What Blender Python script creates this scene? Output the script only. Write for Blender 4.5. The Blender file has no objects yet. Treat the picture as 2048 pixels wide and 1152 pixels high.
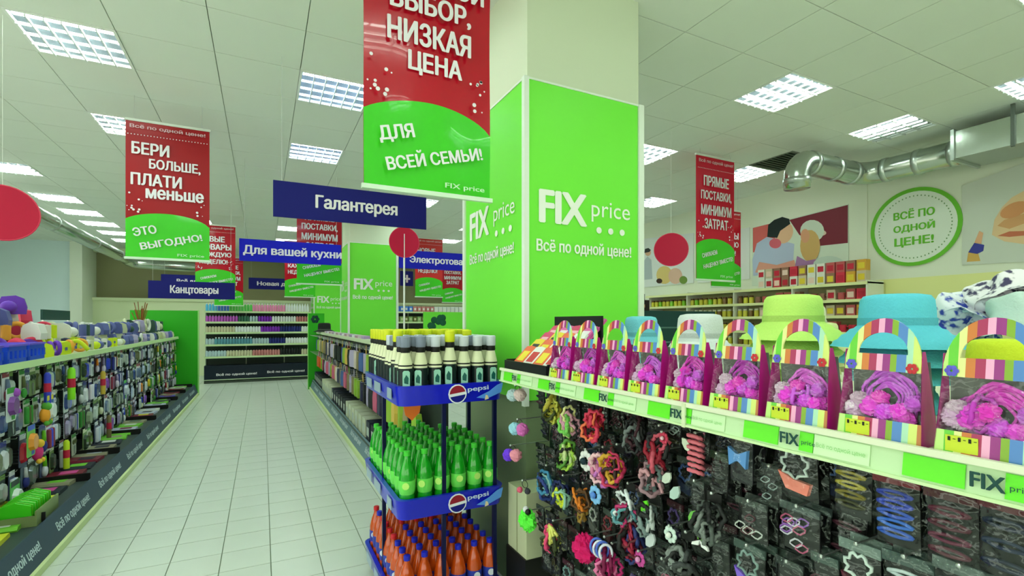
import bpy, math, random
from mathutils import Vector, Matrix, noise
random.seed(7)
PI = math.pi
S = bpy.context.scene
C = bpy.data.collections.new('shop'); S.collection.children.link(C)
# ------------------------------------------------------------------ camera, world, exposure
TH = math.atan(499 / 988.0); FPX = 988.0; EYE = 1.6
cam_d = bpy.data.cameras.new('camera'); cam = bpy.data.objects.new('camera', cam_d); C.objects.link(cam)
cam_d.sensor_width = 36; cam_d.lens = 36 * FPX / 2048; cam_d.shift_y = 69 / 2048.0
cam_d.clip_start = 0.05; cam_d.clip_end = 100
cam.location = (0, 0, EYE); cam.rotation_euler = (PI / 2, 0, -TH)
S.camera = cam
W = bpy.data.worlds.new('world'); S.world = W; W.use_nodes = True
W.node_tree.nodes['Background'].inputs[0].default_value = (0.98, 1.0, 0.86, 1)
W.node_tree.nodes['Background'].inputs[1].default_value = 2.6
S.view_settings.view_transform = 'Standard'; S.view_settings.look = 'None'
S.view_settings.exposure = 0.0; S.view_settings.gamma = 1.0; S.view_settings.use_curve_mapping = False
LAMP = 41.0
LAMP_COL = (0.84, 1.0, 0.87); LAMP_BLUE = (0.62, 0.80, 1.0)
cT, sT = math.cos(TH), math.sin(TH)

def onX(px, py, X):            # point of a plane X = const seen at a pixel
    k = (px - 1024) / FPX; d = X / (k * cT + sT)
    return Vector((X, d * (cT - k * sT), EYE + (645 - py) / FPX * d))
def onY(px, py, Y):
    k = (px - 1024) / FPX; d = Y / (cT - k * sT)
    return Vector((d * (k * cT + sT), Y, EYE + (645 - py) / FPX * d))

# ------------------------------------------------------------------ materials
def lin(c):
    r = []
    for v in c[:3]:
        v = v / 255.0
        r.append(v / 12.92 if v <= 0.04045 else ((v + 0.055) / 1.055) ** 2.4)
    return (r[0], r[1], r[2], 1)
MC = {}
def M(c, rough=0.5, metal=0.0, coat=0.0, bump=0.0, bscale=40.0, var=0.0, alpha=1.0, emit=0.0, trans=0.0):
    key = (tuple(c), rough, metal, coat, bump, bscale, var, alpha, emit, trans)
    if key in MC: return MC[key]
    m = bpy.data.materials.new('paint'); m.use_nodes = True; nt = m.node_tree
    b = nt.nodes['Principled BSDF']
    b.inputs['Base Color'].default_value = lin(c); b.inputs['Roughness'].default_value = rough
    b.inputs['Specular IOR Level'].default_value = 0.3; b.inputs['Metallic'].default_value = metal; b.inputs['Coat Weight'].default_value = coat
    b.inputs['Alpha'].default_value = alpha; b.inputs['Transmission Weight'].default_value = trans
    if emit:
        b.inputs['Emission Color'].default_value = (c[0] / 255, c[1] / 255, c[2] / 255, 1); b.inputs['Emission Strength'].default_value = emit
    if bump or var:
        tc = nt.nodes.new('ShaderNodeTexCoord'); n = nt.nodes.new('ShaderNodeTexNoise'); n.inputs['Scale'].default_value = bscale; n.inputs['Detail'].default_value = 3
        nt.links.new(tc.outputs['Object'], n.inputs['Vector'])
        if bump:
            bp = nt.nodes.new('ShaderNodeBump'); bp.inputs['Strength'].default_value = bump; bp.inputs['Distance'].default_value = 0.02
            nt.links.new(n.outputs['Fac'], bp.inputs['Height']); nt.links.new(bp.outputs['Normal'], b.inputs['Normal'])
        if var:
            hs = nt.nodes.new('ShaderNodeMix'); hs.data_type = 'RGBA'
            a = lin(c); k = 1 - var
            hs.inputs[6].default_value = (a[0] * k, a[1] * k, a[2] * k, 1); hs.inputs[7].default_value = a
            nt.links.new(n.outputs['Fac'], hs.inputs[0]); nt.links.new(hs.outputs[2], b.inputs['Base Color'])
    MC[key] = m; return m

def film(tint=(235, 245, 240), amount=0.22, rough=0.12):     # thin clear plastic
    key = ('film', tint, amount, rough)
    if key in MC: return MC[key]
    m = bpy.data.materials.new('clear_film'); m.use_nodes = True; nt = m.node_tree; nt.nodes.clear()
    o = nt.nodes.new('ShaderNodeOutputMaterial'); mx = nt.nodes.new('ShaderNodeMixShader'); t = nt.nodes.new('ShaderNodeBsdfTransparent')
    p = nt.nodes.new('ShaderNodeBsdfGlossy'); p.inputs['Color'].default_value = lin(tint); p.inputs['Roughness'].default_value = rough
    f = nt.nodes.new('ShaderNodeTexNoise'); f.inputs['Scale'].default_value = 24; bp = nt.nodes.new('ShaderNodeBump'); bp.inputs['Strength'].default_value = 1.0; bp.inputs['Distance'].default_value = 0.03
    tc = nt.nodes.new('ShaderNodeTexCoord'); nt.links.new(tc.outputs['Object'], f.inputs['Vector'])
    nt.links.new(f.outputs['Fac'], bp.inputs['Height']); nt.links.new(bp.outputs['Normal'], p.inputs['Normal'])
    mx.inputs[0].default_value = amount
    nt.links.new(t.outputs[0], mx.inputs[1]); nt.links.new(p.outputs[0], mx.inputs[2]); nt.links.new(mx.outputs[0], o.inputs[0])
    MC[key] = m; return m

def stripes(name, cols, period, axis=0, off=0.5):
    """flat print of vertical stripes, cols = [(width, colour)...] over one period (object space)"""
    m = bpy.data.materials.new(name); m.use_nodes = True; nt = m.node_tree; b = nt.nodes['Principled BSDF']; b.inputs['Roughness'].default_value = 0.35
    tc = nt.nodes.new('ShaderNodeTexCoord'); sp = nt.nodes.new('ShaderNodeSeparateXYZ'); nt.links.new(tc.outputs['Object'], sp.inputs[0])
    d = nt.nodes.new('ShaderNodeMath'); d.operation = 'MULTIPLY_ADD'; d.inputs[1].default_value = 1 / period; d.inputs[2].default_value = off
    nt.links.new(sp.outputs[axis], d.inputs[0])
    fr = nt.nodes.new('ShaderNodeMath'); fr.operation = 'FRACT'; nt.links.new(d.outputs[0], fr.inputs[0])
    rp = nt.nodes.new('ShaderNodeValToRGB'); rp.color_ramp.interpolation = 'CONSTANT'
    tot = sum(w for w, _ in cols); pos = 0; els = rp.color_ramp.elements
    for i, (w, c) in enumerate(cols):
        e = els[i] if i < 2 else els.new(pos / tot)
        e.position = pos / tot; e.color = lin(c); pos += w
    nt.links.new(fr.outputs[0], rp.inputs[0]); nt.links.new(rp.outputs[0], b.inputs['Base Color'])
    return m

# ------------------------------------------------------------------ mesh helpers
class MB:
    def __init__(s): s.v = []; s.f = []
    def add(s, vs, fs):
        o = len(s.v); s.v += [tuple(v) for v in vs]; s.f += [tuple(i + o for i in f) for f in fs]; return s
    def box(s, x0, x1, y0, y1, z0, z1):
        return s.add([(x0, y0, z0), (x1, y0, z0), (x1, y1, z0), (x0, y1, z0), (x0, y0, z1), (x1, y0, z1), (x1, y1, z1), (x0, y1, z1)],
                     [(0, 3, 2, 1), (4, 5, 6, 7), (0, 1, 5, 4), (1, 2, 6, 5), (2, 3, 7, 6), (3, 0, 4, 7)])
    def prism(s, pts, a, b, axes='xz'):
        """polygon pts (u,v) extruded between a and b along the third axis"""
        def P(u, v, w):
            return {'xz': (u, w, v), 'yz': (w, u, v), 'xy': (u, v, w)}[axes]
        n = len(pts)
        return s.add([P(u, v, a) for u, v in pts] + [P(u, v, b) for u, v in pts],
                     [tuple(range(n)), tuple(range(2 * n - 1, n - 1, -1))] + [(i, i + n, (i + 1) % n + n, (i + 1) % n) for i in range(n)])
    def lathe(s, prof, n=12, c=(0, 0, 0), cap=True):
        vs = [(c[0] + r * math.cos(2 * PI * i / n), c[1] + r * math.sin(2 * PI * i / n), c[2] + z) for r, z in prof for i in range(n)]
        m = len(prof)
        fs = [(j * n + i, j * n + (i + 1) % n, (j + 1) * n + (i + 1) % n, (j + 1) * n + i) for j in range(m - 1) for i in range(n)]
        if cap: fs += [tuple(range(n - 1, -1, -1)), tuple((m - 1) * n + i for i in range(n))]
        return s.add(vs, fs)
    def sweep(s, path, rad, n=12, closed=False, cap=True, flat=1.0):
        path = [Vector(p) for p in path]; m = len(path); vs = []; up = Vector((0, 0, 1)); pu = None
        for j, p in enumerate(path):
            if closed: t = path[(j + 1) % m] - path[j - 1]
            else: t = path[min(j + 1, m - 1)] - path[max(j - 1, 0)]
            t.normalize()
            if pu is None: pu = up if abs(t.z) < 0.9 else Vector((1, 0, 0))
            u = (pu - t * pu.dot(t)); u.normalize(); pu = u; w = t.cross(u)
            r = rad[j] if isinstance(rad, (list, tuple)) else rad
            for i in range(n):
                a = 2 * PI * i / n; vs.append(p + u * (r * math.cos(a)) + w * (r * flat * math.sin(a)))
        fs = []
        for j in range(m if closed else m - 1):
            k = (j + 1) % m
            fs += [(j * n + i, j * n + (i + 1) % n, k * n + (i + 1) % n, k * n + i) for i in range(n)]
        if cap and not closed: fs += [tuple(range(n - 1, -1, -1)), tuple((m - 1) * n + i for i in range(n))]
        return s.add(vs, fs)
    def tube(s, a, b, r, n=8): return s.sweep([a, b], r, n)
    def ring(s, c, R, r, rot=(0, 0, 0), n=16, m=6, sx=1.0, wav=0.0, k=7):
        e = Matrix.Rotation(rot[2], 3, 'Z') @ Matrix.Rotation(rot[1], 3, 'Y') @ Matrix.Rotation(rot[0], 3, 'X')
        pts = [Vector(c) + e @ Vector((R * sx * (1 + wav * math.sin(k * a)) * math.cos(a), 0.3 * R * wav * math.cos(k * 1.3 * a), R * (1 + wav * math.sin(k * a)) * math.sin(a))) for a in [2 * PI * i / n for i in range(n)]]
        return s.sweep(pts, r, m, closed=True)
    def ball(s, c, r, n=10, m=7, nz=0.0, sc=(1, 1, 1), seed=0):
        vs = [(c[0], c[1], c[2] + r * sc[2])]
        rnd = random.Random(seed)
        for j in range(1, m):
            for i in range(n):
                th = PI * j / m; a = 2 * PI * i / n; q = r * (1 + nz * (rnd.random() - 0.5) * 2)
                vs.append((c[0] + q * sc[0] * math.sin(th) * math.cos(a), c[1] + q * sc[1] * math.sin(th) * math.sin(a), c[2] + q * sc[2] * math.cos(th)))
        vs.append((c[0], c[1], c[2] - r * sc[2])); L = len(vs) - 1
        fs = [(0, 1 + i, 1 + (i + 1) % n) for i in range(n)] + [(1 + j * n + i, 1 + (j + 1) * n + i, 1 + (j + 1) * n + (i + 1) % n, 1 + j * n + (i + 1) % n) for j in range(m - 2) for i in range(n)]
        fs += [(L, 1 + (m - 2) * n + (i + 1) % n, 1 + (m - 2) * n + i) for i in range(n)]
        return s.add(vs, fs)
    def mesh(s, smooth=False):
        me = bpy.data.meshes.new('mesh'); me.from_pydata(s.v, [], s.f)
        me.materials.append(None)
        if smooth:
            me.polygons.foreach_set('use_smooth', [True] * len(me.polygons))
            if smooth == 'auto':
                try: me.set_sharp_from_angle(angle=0.7)
                except Exception: pass
        me.update(); return me

def put(name, me, mat, parent=None, loc=(0, 0, 0), rot=(0, 0, 0), label=None, cat=None, group=None, kind=None, scale=None):
    o = bpy.data.objects.new(name, me); C.objects.link(o)
    if mat is not None:
        if not me.materials: me.materials.append(None)
        o.material_slots[0].link = 'OBJECT'; o.material_slots[0].material = mat
    o.location = loc; o.rotation_euler = rot
    if scale: o.scale = scale
    if parent: o.parent = parent
    if label: o['label'] = label
    if cat: o['category'] = cat
    if group: o['group'] = group
    if kind: o['kind'] = kind
    return o
def root(name, label, cat, loc=(0, 0, 0), rz=0.0, group=None, rot=None):
    o = bpy.data.objects.new(name, None); C.objects.link(o); o.location = loc; o.rotation_euler = rot or (0, 0, rz)
    o.empty_display_size = 0.05; o['label'] = label; o['category'] = cat
    if group: o['group'] = group
    return o
def struct(name, me, mat, label=None, parent=None):
    return put(name, me, mat, parent, kind='structure', label=label)
def inst(name, label, cat, loc, parts, rz=0.0, group=None, rot=None, scale=None):
    """parts: (name, mesh, material[, sub-parts])"""
    r = root(name, label, cat, loc, rz, group, rot)
    if scale: r.scale = (scale,) * 3 if not isinstance(scale, tuple) else scale
    for p in parts:
        q = put(p[0], p[1], p[2], r)
        for sp in (p[3] if len(p) > 3 else []): put(sp[0], sp[1], sp[2], q)
    return r
ORD = ['first', 'second', 'third', 'fourth', 'fifth', 'sixth', 'seventh', 'eighth', 'ninth', 'tenth', 'eleventh', 'twelfth', 'thirteenth', 'fourteenth', 'fifteenth', 'sixteenth', 'seventeenth', 'eighteenth', 'nineteenth']
TENS = ['', '', 'twenty', 'thirty', 'forty', 'fifty', 'sixty', 'seventy', 'eighty', 'ninety']
def ordn(i):            # 0 -> first
    n = i + 1
    if n < 20: return ORD[n - 1]
    if n % 10 == 0: return TENS[n // 10][:-1] + 'ieth'
    return TENS[n // 10] + '-' + ORD[n % 10 - 1]

TXT = {}
def untangle(P):
    """split a contour that crosses itself into simple loops"""
    n = len(P)
    for i in range(n - 2):
        (ax, ay), (bx, by) = P[i], P[i + 1]
        for j in range(i + 2, n):
            if i == 0 and j == n - 1: continue
            (cx, cy), (dx, dy) = P[j], P[(j + 1) % n]
            den = (bx - ax) * (dy - cy) - (by - ay) * (dx - cx)
            if abs(den) < 1e-9: continue
            t = ((cx - ax) * (dy - cy) - (cy - ay) * (dx - cx)) / den; u = ((cx - ax) * (by - ay) - (cy - ay) * (bx - ax)) / den
            if 1e-4 < t < 1 - 1e-4 and 1e-4 < u < 1 - 1e-4:
                X = (ax + t * (bx - ax), ay + t * (by - ay))
                return untangle(P[:i + 1] + [X] + P[j + 1:]) + untangle([X] + P[i + 1:j + 1])
    return [P] if n > 2 else []
def glyph_mesh(s, shear=0.0):
    """outlines of the built-in font, each closed contour filled with its own holes"""
    cu = bpy.data.curves.new('lettering', 'FONT'); cu.body = s; cu.align_x = 'CENTER'; cu.shear = shear
    o = bpy.data.objects.new('tmp', cu); C.objects.link(o); dg = bpy.context.evaluated_depsgraph_get()
    c2 = o.to_curve(dg); conts = []
    for sp in c2.splines:
        bp = sp.bezier_points; pts = []; n = len(bp)
        for i in range(n):
            p, q = bp[i], bp[(i + 1) % n]; a, b_, c_, d = p.co, p.handle_right, q.handle_left, q.co
            straight = abs((b_ - a).cross(d - a).z) < 1e-5 and abs((c_ - a).cross(d - a).z) < 1e-5
            for k in range(1 if straight else 3):
                t = k / 3; v = a * (1 - t) ** 3 + b_ * 3 * t * (1 - t) ** 2 + c_ * 3 * t * t * (1 - t) + d * t ** 3
                pts.append((v.x, v.y))
        if len(pts) > 2: conts += untangle(pts)
    o.to_curve_clear(); bpy.data.objects.remove(o); bpy.data.curves.remove(cu)
    area = lambda P: sum(P[i - 1][0] * P[i][1] - P[i][0] * P[i - 1][1] for i in range(len(P))) / 2
    def inside(pt, P):
        r_ = False
        for i in range(len(P)):
            (xa, ya), (xb, yb) = P[i - 1], P[i]
            if (ya > pt[1]) != (yb > pt[1]) and pt[0] < (xb - xa) * (pt[1] - ya) / (yb - ya) + xa: r_ = not r_
        return r_
    A = [area(P) for P in conts]; sg = 1 if A[max(range(len(A)), key=lambda i: abs(A[i]))] > 0 else -1
    outs = [(P, []) for P, a in zip(conts, A) if a * sg > 0]
    for P, a in zip(conts, A):
        if a * sg > 0: continue
        cand = [q for q in outs if inside(P[0], q[0])]
        if cand: min(cand, key=lambda q: abs(area(q[0])))[1].append(P)
        else: outs.append((P, []))
    m = MB()
    from mathutils.geometry import tessellate_polygon
    for ci, (P, Hs) in enumerate(outs):
        loops = [[Vector((x, y, 0)) for x, y in L] for L in [P] + Hs]; flat = [p for L in loops for p in L]
        tris = []
        for t in tessellate_polygon(loops):
            a, b_, c_ = (flat[i] for i in t)
            if (b_ - a).cross(c_ - a).z < 0: t = (t[0], t[2], t[1])
            tris.append(tuple(t))
        m.add([(p.x, p.y, -(ci % 4) * .00005) for p in flat], tris)
    return m.mesh()
def text_mesh(s, w, h, bold=0.03, depth=0.002, shear=0.0):
    key = (s, w, h, bold, shear)
    if key in TXT: return TXT[key]
    me = glyph_mesh(s, shear)
    xs = [v.co.x for v in me.vertices]; ys = [v.co.y for v in me.vertices]
    x0, x1, y0, y1 = min(xs), max(xs), min(ys), max(ys)
    for v in me.vertices:
        v.co = ((v.co.x - (x0 + x1) / 2) / (x1 - x0) * w, v.co.z, (v.co.y - (y0 + y1) / 2) / (y1 - y0) * h)
    if bold > 0:
        b = bold * .8; bx_, bz_ = b / (x1 - x0) * w, b / (y1 - y0) * h
        V = [tuple(v.co) for v in me.vertices]; Fs = [tuple(p.vertices) for p in me.polygons]; q = MB()
        for n_, (dx, dz) in enumerate(((0, 0), (-bx_, 0), (bx_, 0), (-bx_ * .5, bz_ * .4), (bx_ * .5, -bz_ * .4), (bx_ * .5, bz_ * .4), (-bx_ * .5, -bz_ * .4))):
            q.add([(x * (1 - 2 * bx_ / w) + dx, y - .0002 * n_, z + dz) for x, y, z in V], Fs)
        me = q.mesh()
    me.materials.clear(); me.materials.append(None)
    TXT[key] = me; return me
def text(s, w, h, mat, parent, loc, rz=0.0, tilt=0.0, name='lettering', bold=0.03, shear=0.0, rx=0.0):
    return put(name, text_mesh(s, w, h, bold, shear=shear), mat, parent, loc, (rx, tilt, rz))

# common materials
GREEN = M((118, 234, 66), 0.42, var=0.06, bscale=1.5)
GREEN2 = M((46, 178, 28), 0.45, var=0.1, bscale=2)
WHITE = M((238, 242, 236), 0.45)
CREAM = M((222, 228, 196), 0.5)
BLACK = M((16, 18, 18), 0.5)
DARK = M((26, 36, 34), 0.6)
SLATE = M((58, 78, 92), 0.5)
NAVY = M((18, 22, 110), 0.4)
RAILG = M((205, 232, 180), 0.4)
METAL = M((200, 208, 205), 0.28, metal=0.9)
DUCT = M((190, 198, 190), 0.24, metal=0.95, bump=0.12, bscale=9)
SKIN = M((232, 178, 140), 0.6)

# ------------------------------------------------------------------ the room
ZC = 3.7; P = 0.612; GX, GY = 0.28, 4.46
XL, XR, YB, YF = -7.0, 7.25, 17.8, -3.0
fl = struct('floor', MB().box(XL, XR, YF, YB + 0.3, -0.1, -0.006).mesh(), M((120, 135, 112), 0.8), 'pale floor of square ceramic tiles with thin grey joints')
TILE = M((214, 222, 212), 0.25, var=0.07, bscale=3.0, bump=0.02)
T = 0.3; tx0 = 0.05; ty0 = 3.96
tile = MB().box(-T / 2 + .003, T / 2 - .003, -T / 2 + .003, T / 2 - .003, -0.008, 0).mesh()
rest = MB(); cnt = 0
cells = sorted([(j, i) for i in range(-24, 25) for j in range(-23, 47)], key=lambda c: (c[0], c[1]))
for j, i in cells:
    cx = tx0 + (i + .5) * T; cy = ty0 + (j + .5) * T
    if not (XL < cx < XR and YF < cy < YB): continue
    if -5 <= i <= 3 and -3 <= j <= 29:
        put('tile', tile, TILE, fl, (cx, cy, 0)); cnt += 1
    else:
        rest.box(cx - T / 2 + .003, cx + T / 2 - .003, cy - T / 2 + .003, cy + T / 2 - .003, -0.008, 0)
put('tiling', rest.mesh(), TILE, fl, kind='stuff')

ce = struct('ceiling', MB().box(XL, XR, YF, YB + 0.3, ZC + 0.022, ZC + 0.1).mesh(), M((140, 158, 136), 0.9), 'suspended ceiling of square pale panels in a thin grid')
CT = M((232, 238, 230), 0.85, var=0.05, bscale=2.0)
LIGHTS = {}
for k in (-9, -3, 0, 3, 6, 9):
    for j in (-9, -6, -3, 0, 3, 6, 9, 12, 15, 18): LIGHTS[(k, j)] = 'w'
for j in (-9, -6, -3, 0, 3, 7, 10, 12, 14, 16, 18): LIGHTS[(-6, j)] = 'w'
LIGHTS[(9, -5)] = 'w'; LIGHTS.pop((9, -6), None)
LIGHTS[(0, 0)] = 'b'; LIGHTS[(0, 3)] = 'b'; LIGHTS[(9, -3)] = 'h'
LIGHTS.pop((-9, 18), None)
for kk in list(LIGHTS):                                   # no fixture inside a pillar
    x = GX + kk[0] * P; y = GY + kk[1] * P
    for py_ in (2.49, 8.99, 15.5):
        if x < 2.2 and x + P > 1.34 and y < py_ + .96 and y + P > py_: LIGHTS.pop(kk, None)
VENTS = {(9, -1)}
g = 0.003
ctile = MB().box(g, P - g, g, P - g, 0, 0.03).mesh(); rest = MB(); n_c = 0
cc = []
for i in range(-13, 12):
    for j in range(-12, 22):
        x = GX + i * P; y = GY + j * P
        if x + P < XL + .02 or x > XR - .02 or y + P > YB + .6 or y < YF - .3 or (i, j) in LIGHTS or (i, j) in VENTS: continue
        d = (y + .3) * cT + (x + .3) * sT; u = (x + .3) * cT - (y + .3) * sT
        vis = d > 2.9 and abs(u / d) < 1.15
        cc.append((0 if vis else 1, d, x, y))
cc.sort()
for q, (nv, d, x, y) in enumerate(cc):
    if q < 290 and nv == 0 and x + P < XR: put('ceiling_panel', ctile, CT, ce, (x, y, ZC))
    else: rest.box(max(XL, x + g), min(XR, x + P - g), y + g, y + P - g, ZC, ZC + .03)
put('ceiling_panels', rest.mesh(), CT, ce, kind='stuff')

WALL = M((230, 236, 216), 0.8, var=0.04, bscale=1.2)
WALLY = M((232, 234, 160), 0.8, var=0.04, bscale=1.2)
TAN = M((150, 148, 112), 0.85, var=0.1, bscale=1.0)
wr = struct('wall_right', MB().box(XR, XR + .15, YF, YB, 0, ZC + .1).mesh(), WALL, 'long cream side wall carrying posters and a round sign')
put('yellow_band', MB().box(XR - .012, XR, YF, 3.78, 0, 2.16).mesh(), WALLY, wr, label='yellow lower part of wall')
put('corner_strip', MB().box(XR - .03, XR, 3.76, 3.82, 2.16, ZC).mesh(), WALL, wr)
struct('wall_front', MB().box(XL, XR, YF - .15, YF, 0, 1.0).box(XL, XR, YF - .15, YF, 2.35, ZC + .1).box(4.6, XR, YF - .15, YF, 1.0, 2.35).box(-1.2, -.9, YF - .15, YF, 1.0, 2.35).mesh(), WALL, 'cream wall behind the viewer with openings added to let light in')  # unseen openings, added so world light fills the faces towards the viewer
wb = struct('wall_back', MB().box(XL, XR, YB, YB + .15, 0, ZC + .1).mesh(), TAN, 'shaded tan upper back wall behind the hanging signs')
struct('trim_1', MB().box(-4.37, XR, YB - .35, YB - .002, 0, 2.3).box(-4.37, XR, YB - .39, YB - .35, 2.22, 2.3).mesh(), M((226, 236, 196), 0.7), 'pale low partition running along the back wall')
struct('trim_2', MB().box(-4.37, XR, YB - .3, YB - .002, ZC - .12, ZC + .03).mesh(), CREAM, 'cream beam under the ceiling at the back wall')
struct('wall_left', MB().box(XL - .15, XL, 8.5, YB, 0, ZC + .1).box(XL - .15, XL, YF, 8.5, 0, .5).box(XL - .15, XL, YF, 8.5, 3.3, ZC + .1).box(XL - .15, XL, 2.7, 3.0, .5, 3.3).mesh(), WALL, 'cream wall beyond the left aisle rack')  # near half left open out of view, added to bring world light from the left
struct('wall_niche', MB().box(XL, -4.45, 16.6, YB, 0, ZC + .02).mesh(), M((216, 234, 240), 0.7), 'pale grey blue wall block at the left rear corner')
put('trim_3', MB().box(-4.45, -4.2, 16.55, YB, 0, ZC + .02).mesh(), M((232, 238, 224), 0.6), kind='structure', label='white upright edge of the grey blue wall block')

# ------------------------------------------------------------------ ceiling lamps
frame_me = MB().box(0, P, 0, .02, -.006, .03).box(0, P, P - .02, P, -.006, .03).box(0, .02, .02, P - .02, -.006, .03).box(P - .02, P, .02, P - .02, -.006, .03).mesh()
back_me = MB().box(.02, P - .02, .02, P - .02, .018, .022).mesh()
LOUV = M((225, 232, 230), .3, metal=.6)
lv = MB()
for a in range(1, 6):
    x = .02 + a * (P - .04) / 6; lv.box(x - .004, x + .004, .02, P - .02, -.022, -.002)
for a in range(1, 4):
    y = .02 + a * (P - .04) / 4; lv.box(.02, P - .02, y - .005, y + .005, -.0225, -.002)
lv = lv.mesh()
tube_me = MB().box(.03, P - .03, -.019, .019, .0165, .0185).mesh()
LW = M((235, 240, 235), 0.35)
def emis(col, st):
    m = bpy.data.materials.new('lamp_glow'); m.use_nodes = True; b = m.node_tree.nodes['Principled BSDF']
    b.inputs['Base Color'].default_value = (.8, .8, .8, 1); b.inputs['Emission Color'].default_value = (*col, 1); b.inputs['Emission Strength'].default_value = st
    return m
EW = emis(LAMP_COL, LAMP); EB = emis(LAMP_BLUE, LAMP * .8)
for (k, j), t in sorted(LIGHTS.items()):
    x = GX + k * P; y = GY + j * P
    where = 'aisle side' if k <= 0 else 'wall side'
    r = root('ceiling_lamp', 'recessed square louvred lamp, %s row from the back, %s line from the right wall' % (ordn(18 - j), ordn((9 - k) // 3)), 'ceiling light', (x, y, ZC), group='recessed ceiling lamps')
    put('frame', frame_me, LW, r); put('reflector', back_me, M((150, 160, 176), .5), r); put('louvre', lv, LOUV, r)
    for a in range(4):
        em = EB if t == 'b' else EW
        if t == 'h' and a < 2: em = M((150, 158, 150), .5)
        yy = .02 + (a + .5) * (P - .04) / 4
        if t == 'h': put('lamp_tube', tube_me, em, r, (P - .02 - (a + .5) * (P - .04) / 4, 0, 0), (0, 0, PI / 2))
        else: put('lamp_tube', tube_me, em, r, (0, yy, 0))
for (k, j) in VENTS:
    r = root('ceiling_vent', 'dark louvred ceiling vent beside the silver duct outlet', 'vent', (GX + k * P, GY + j * P, ZC))
    put('frame', frame_me, M((120, 130, 118), .5), r); put('backing', back_me, M((50, 58, 50), .8), r)
    sl = MB().box(.02, P - .02, -.012, .012, -.004, .008).mesh()
    for a in range(10): put('slat', sl, M((105, 116, 104), .5, metal=.4), r, (0, .05 + a * .057, 0), (0.5, 0, 0))

# ------------------------------------------------------------------ ducts
def arc(c, a, b, n=6):
    """quarter bend from direction a to b round corner c, radius = |a|"""
    a = Vector(a); b = Vector(b); c = Vector(c)
    return [c - a + b - (b * math.cos(t) - a * math.sin(t)) for t in [PI / 2 * i / n for i in range(n + 1)]]
def duct(name, label, path, r, n=18, ribs=()):
    o = root(name, label, 'air duct', path[0])
    p0 = Vector(path[0]); put('pipe', MB().sweep([Vector(p) - p0 for p in path], r, n).mesh(True), DUCT, o)
    for a, b in ribs:
        a = Vector(a) - p0; b = Vector(b); put('collar', MB().sweep([a - b * .03, a + b * .03], r * 1.06, n).mesh(True), METAL, o)
    return o
DX, DY, DZ = 6.72, 3.55, 3.44
p = [(DX, 2.55, DZ), (DX, DY - .25, DZ)] + [(DX - .25 + .25 * math.cos(t), DY - .25 + .25 * math.sin(t), DZ) for t in [PI / 2 * i / 6 for i in range(1, 7)]] + [(5.62, DY, DZ)]
p += [(5.62 - .2 * math.sin(t), DY, DZ - .2 + .2 * math.cos(t)) for t in [PI / 2 * i / 6 for i in range(1, 7)]] + [(5.42, DY, 3.12)]
duct('round_duct', 'round silver air duct bending along the right wall under the ceiling', p, .135, 20,
     [((DX, 2.62, DZ), (0, 1, 0)), ((DX, DY - .27, DZ), (0, 1, 0)), ((DX, 2.95, DZ), (0, 1, 0)), ((DX - .27, DY, DZ), (1, 0, 0)), ((5.66, DY, DZ), (1, 0, 0)), ((6.1, DY, DZ), (1, 0, 0)), ((5.42, DY, 3.2), (0, 0, 1))])
r = root('square_duct', 'large rectangular sheet metal duct joining the round duct', 'air duct', (DX, 2.55, DZ))
put('casing', MB().box(-.28, .28, -3.2, 0, -.13, .15).mesh(), DUCT, r)
for yy in (-.02, -.9, -1.8): put('flange', MB().box(-.3, .3, yy - .015, yy + .015, -.15, .17).mesh(), METAL, r)
for yy in (-.5, -1.5): put('hanger', MB().box(-.3, -.28, yy, yy + .03, -.15, .282).mesh(), M((70, 78, 70), .6), r)
p = [(-3.15, 5.0, 3.3), (-3.25, 16.3, 3.3)] + [(-3.0 - .25 * math.cos(t), 16.3 + .35 * math.sin(t), 3.3 - .1 * math.sin(t)) for t in [PI / 2 * i / 5 for i in range(1, 6)]] + [(-1.6, 16.65, 3.15)]
duct('round_duct', 'long flexible silver duct above the left aisle rack', p, .13, 14, [((-3.18, 8.5, 3.3), (0, 1, 0)), ((-3.2, 11, 3.3), (0, 1, 0)), ((-3.22, 13.4, 3.3), (0, 1, 0)), ((-3.24, 15.5, 3.3), (0, 1, 0))])

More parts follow.
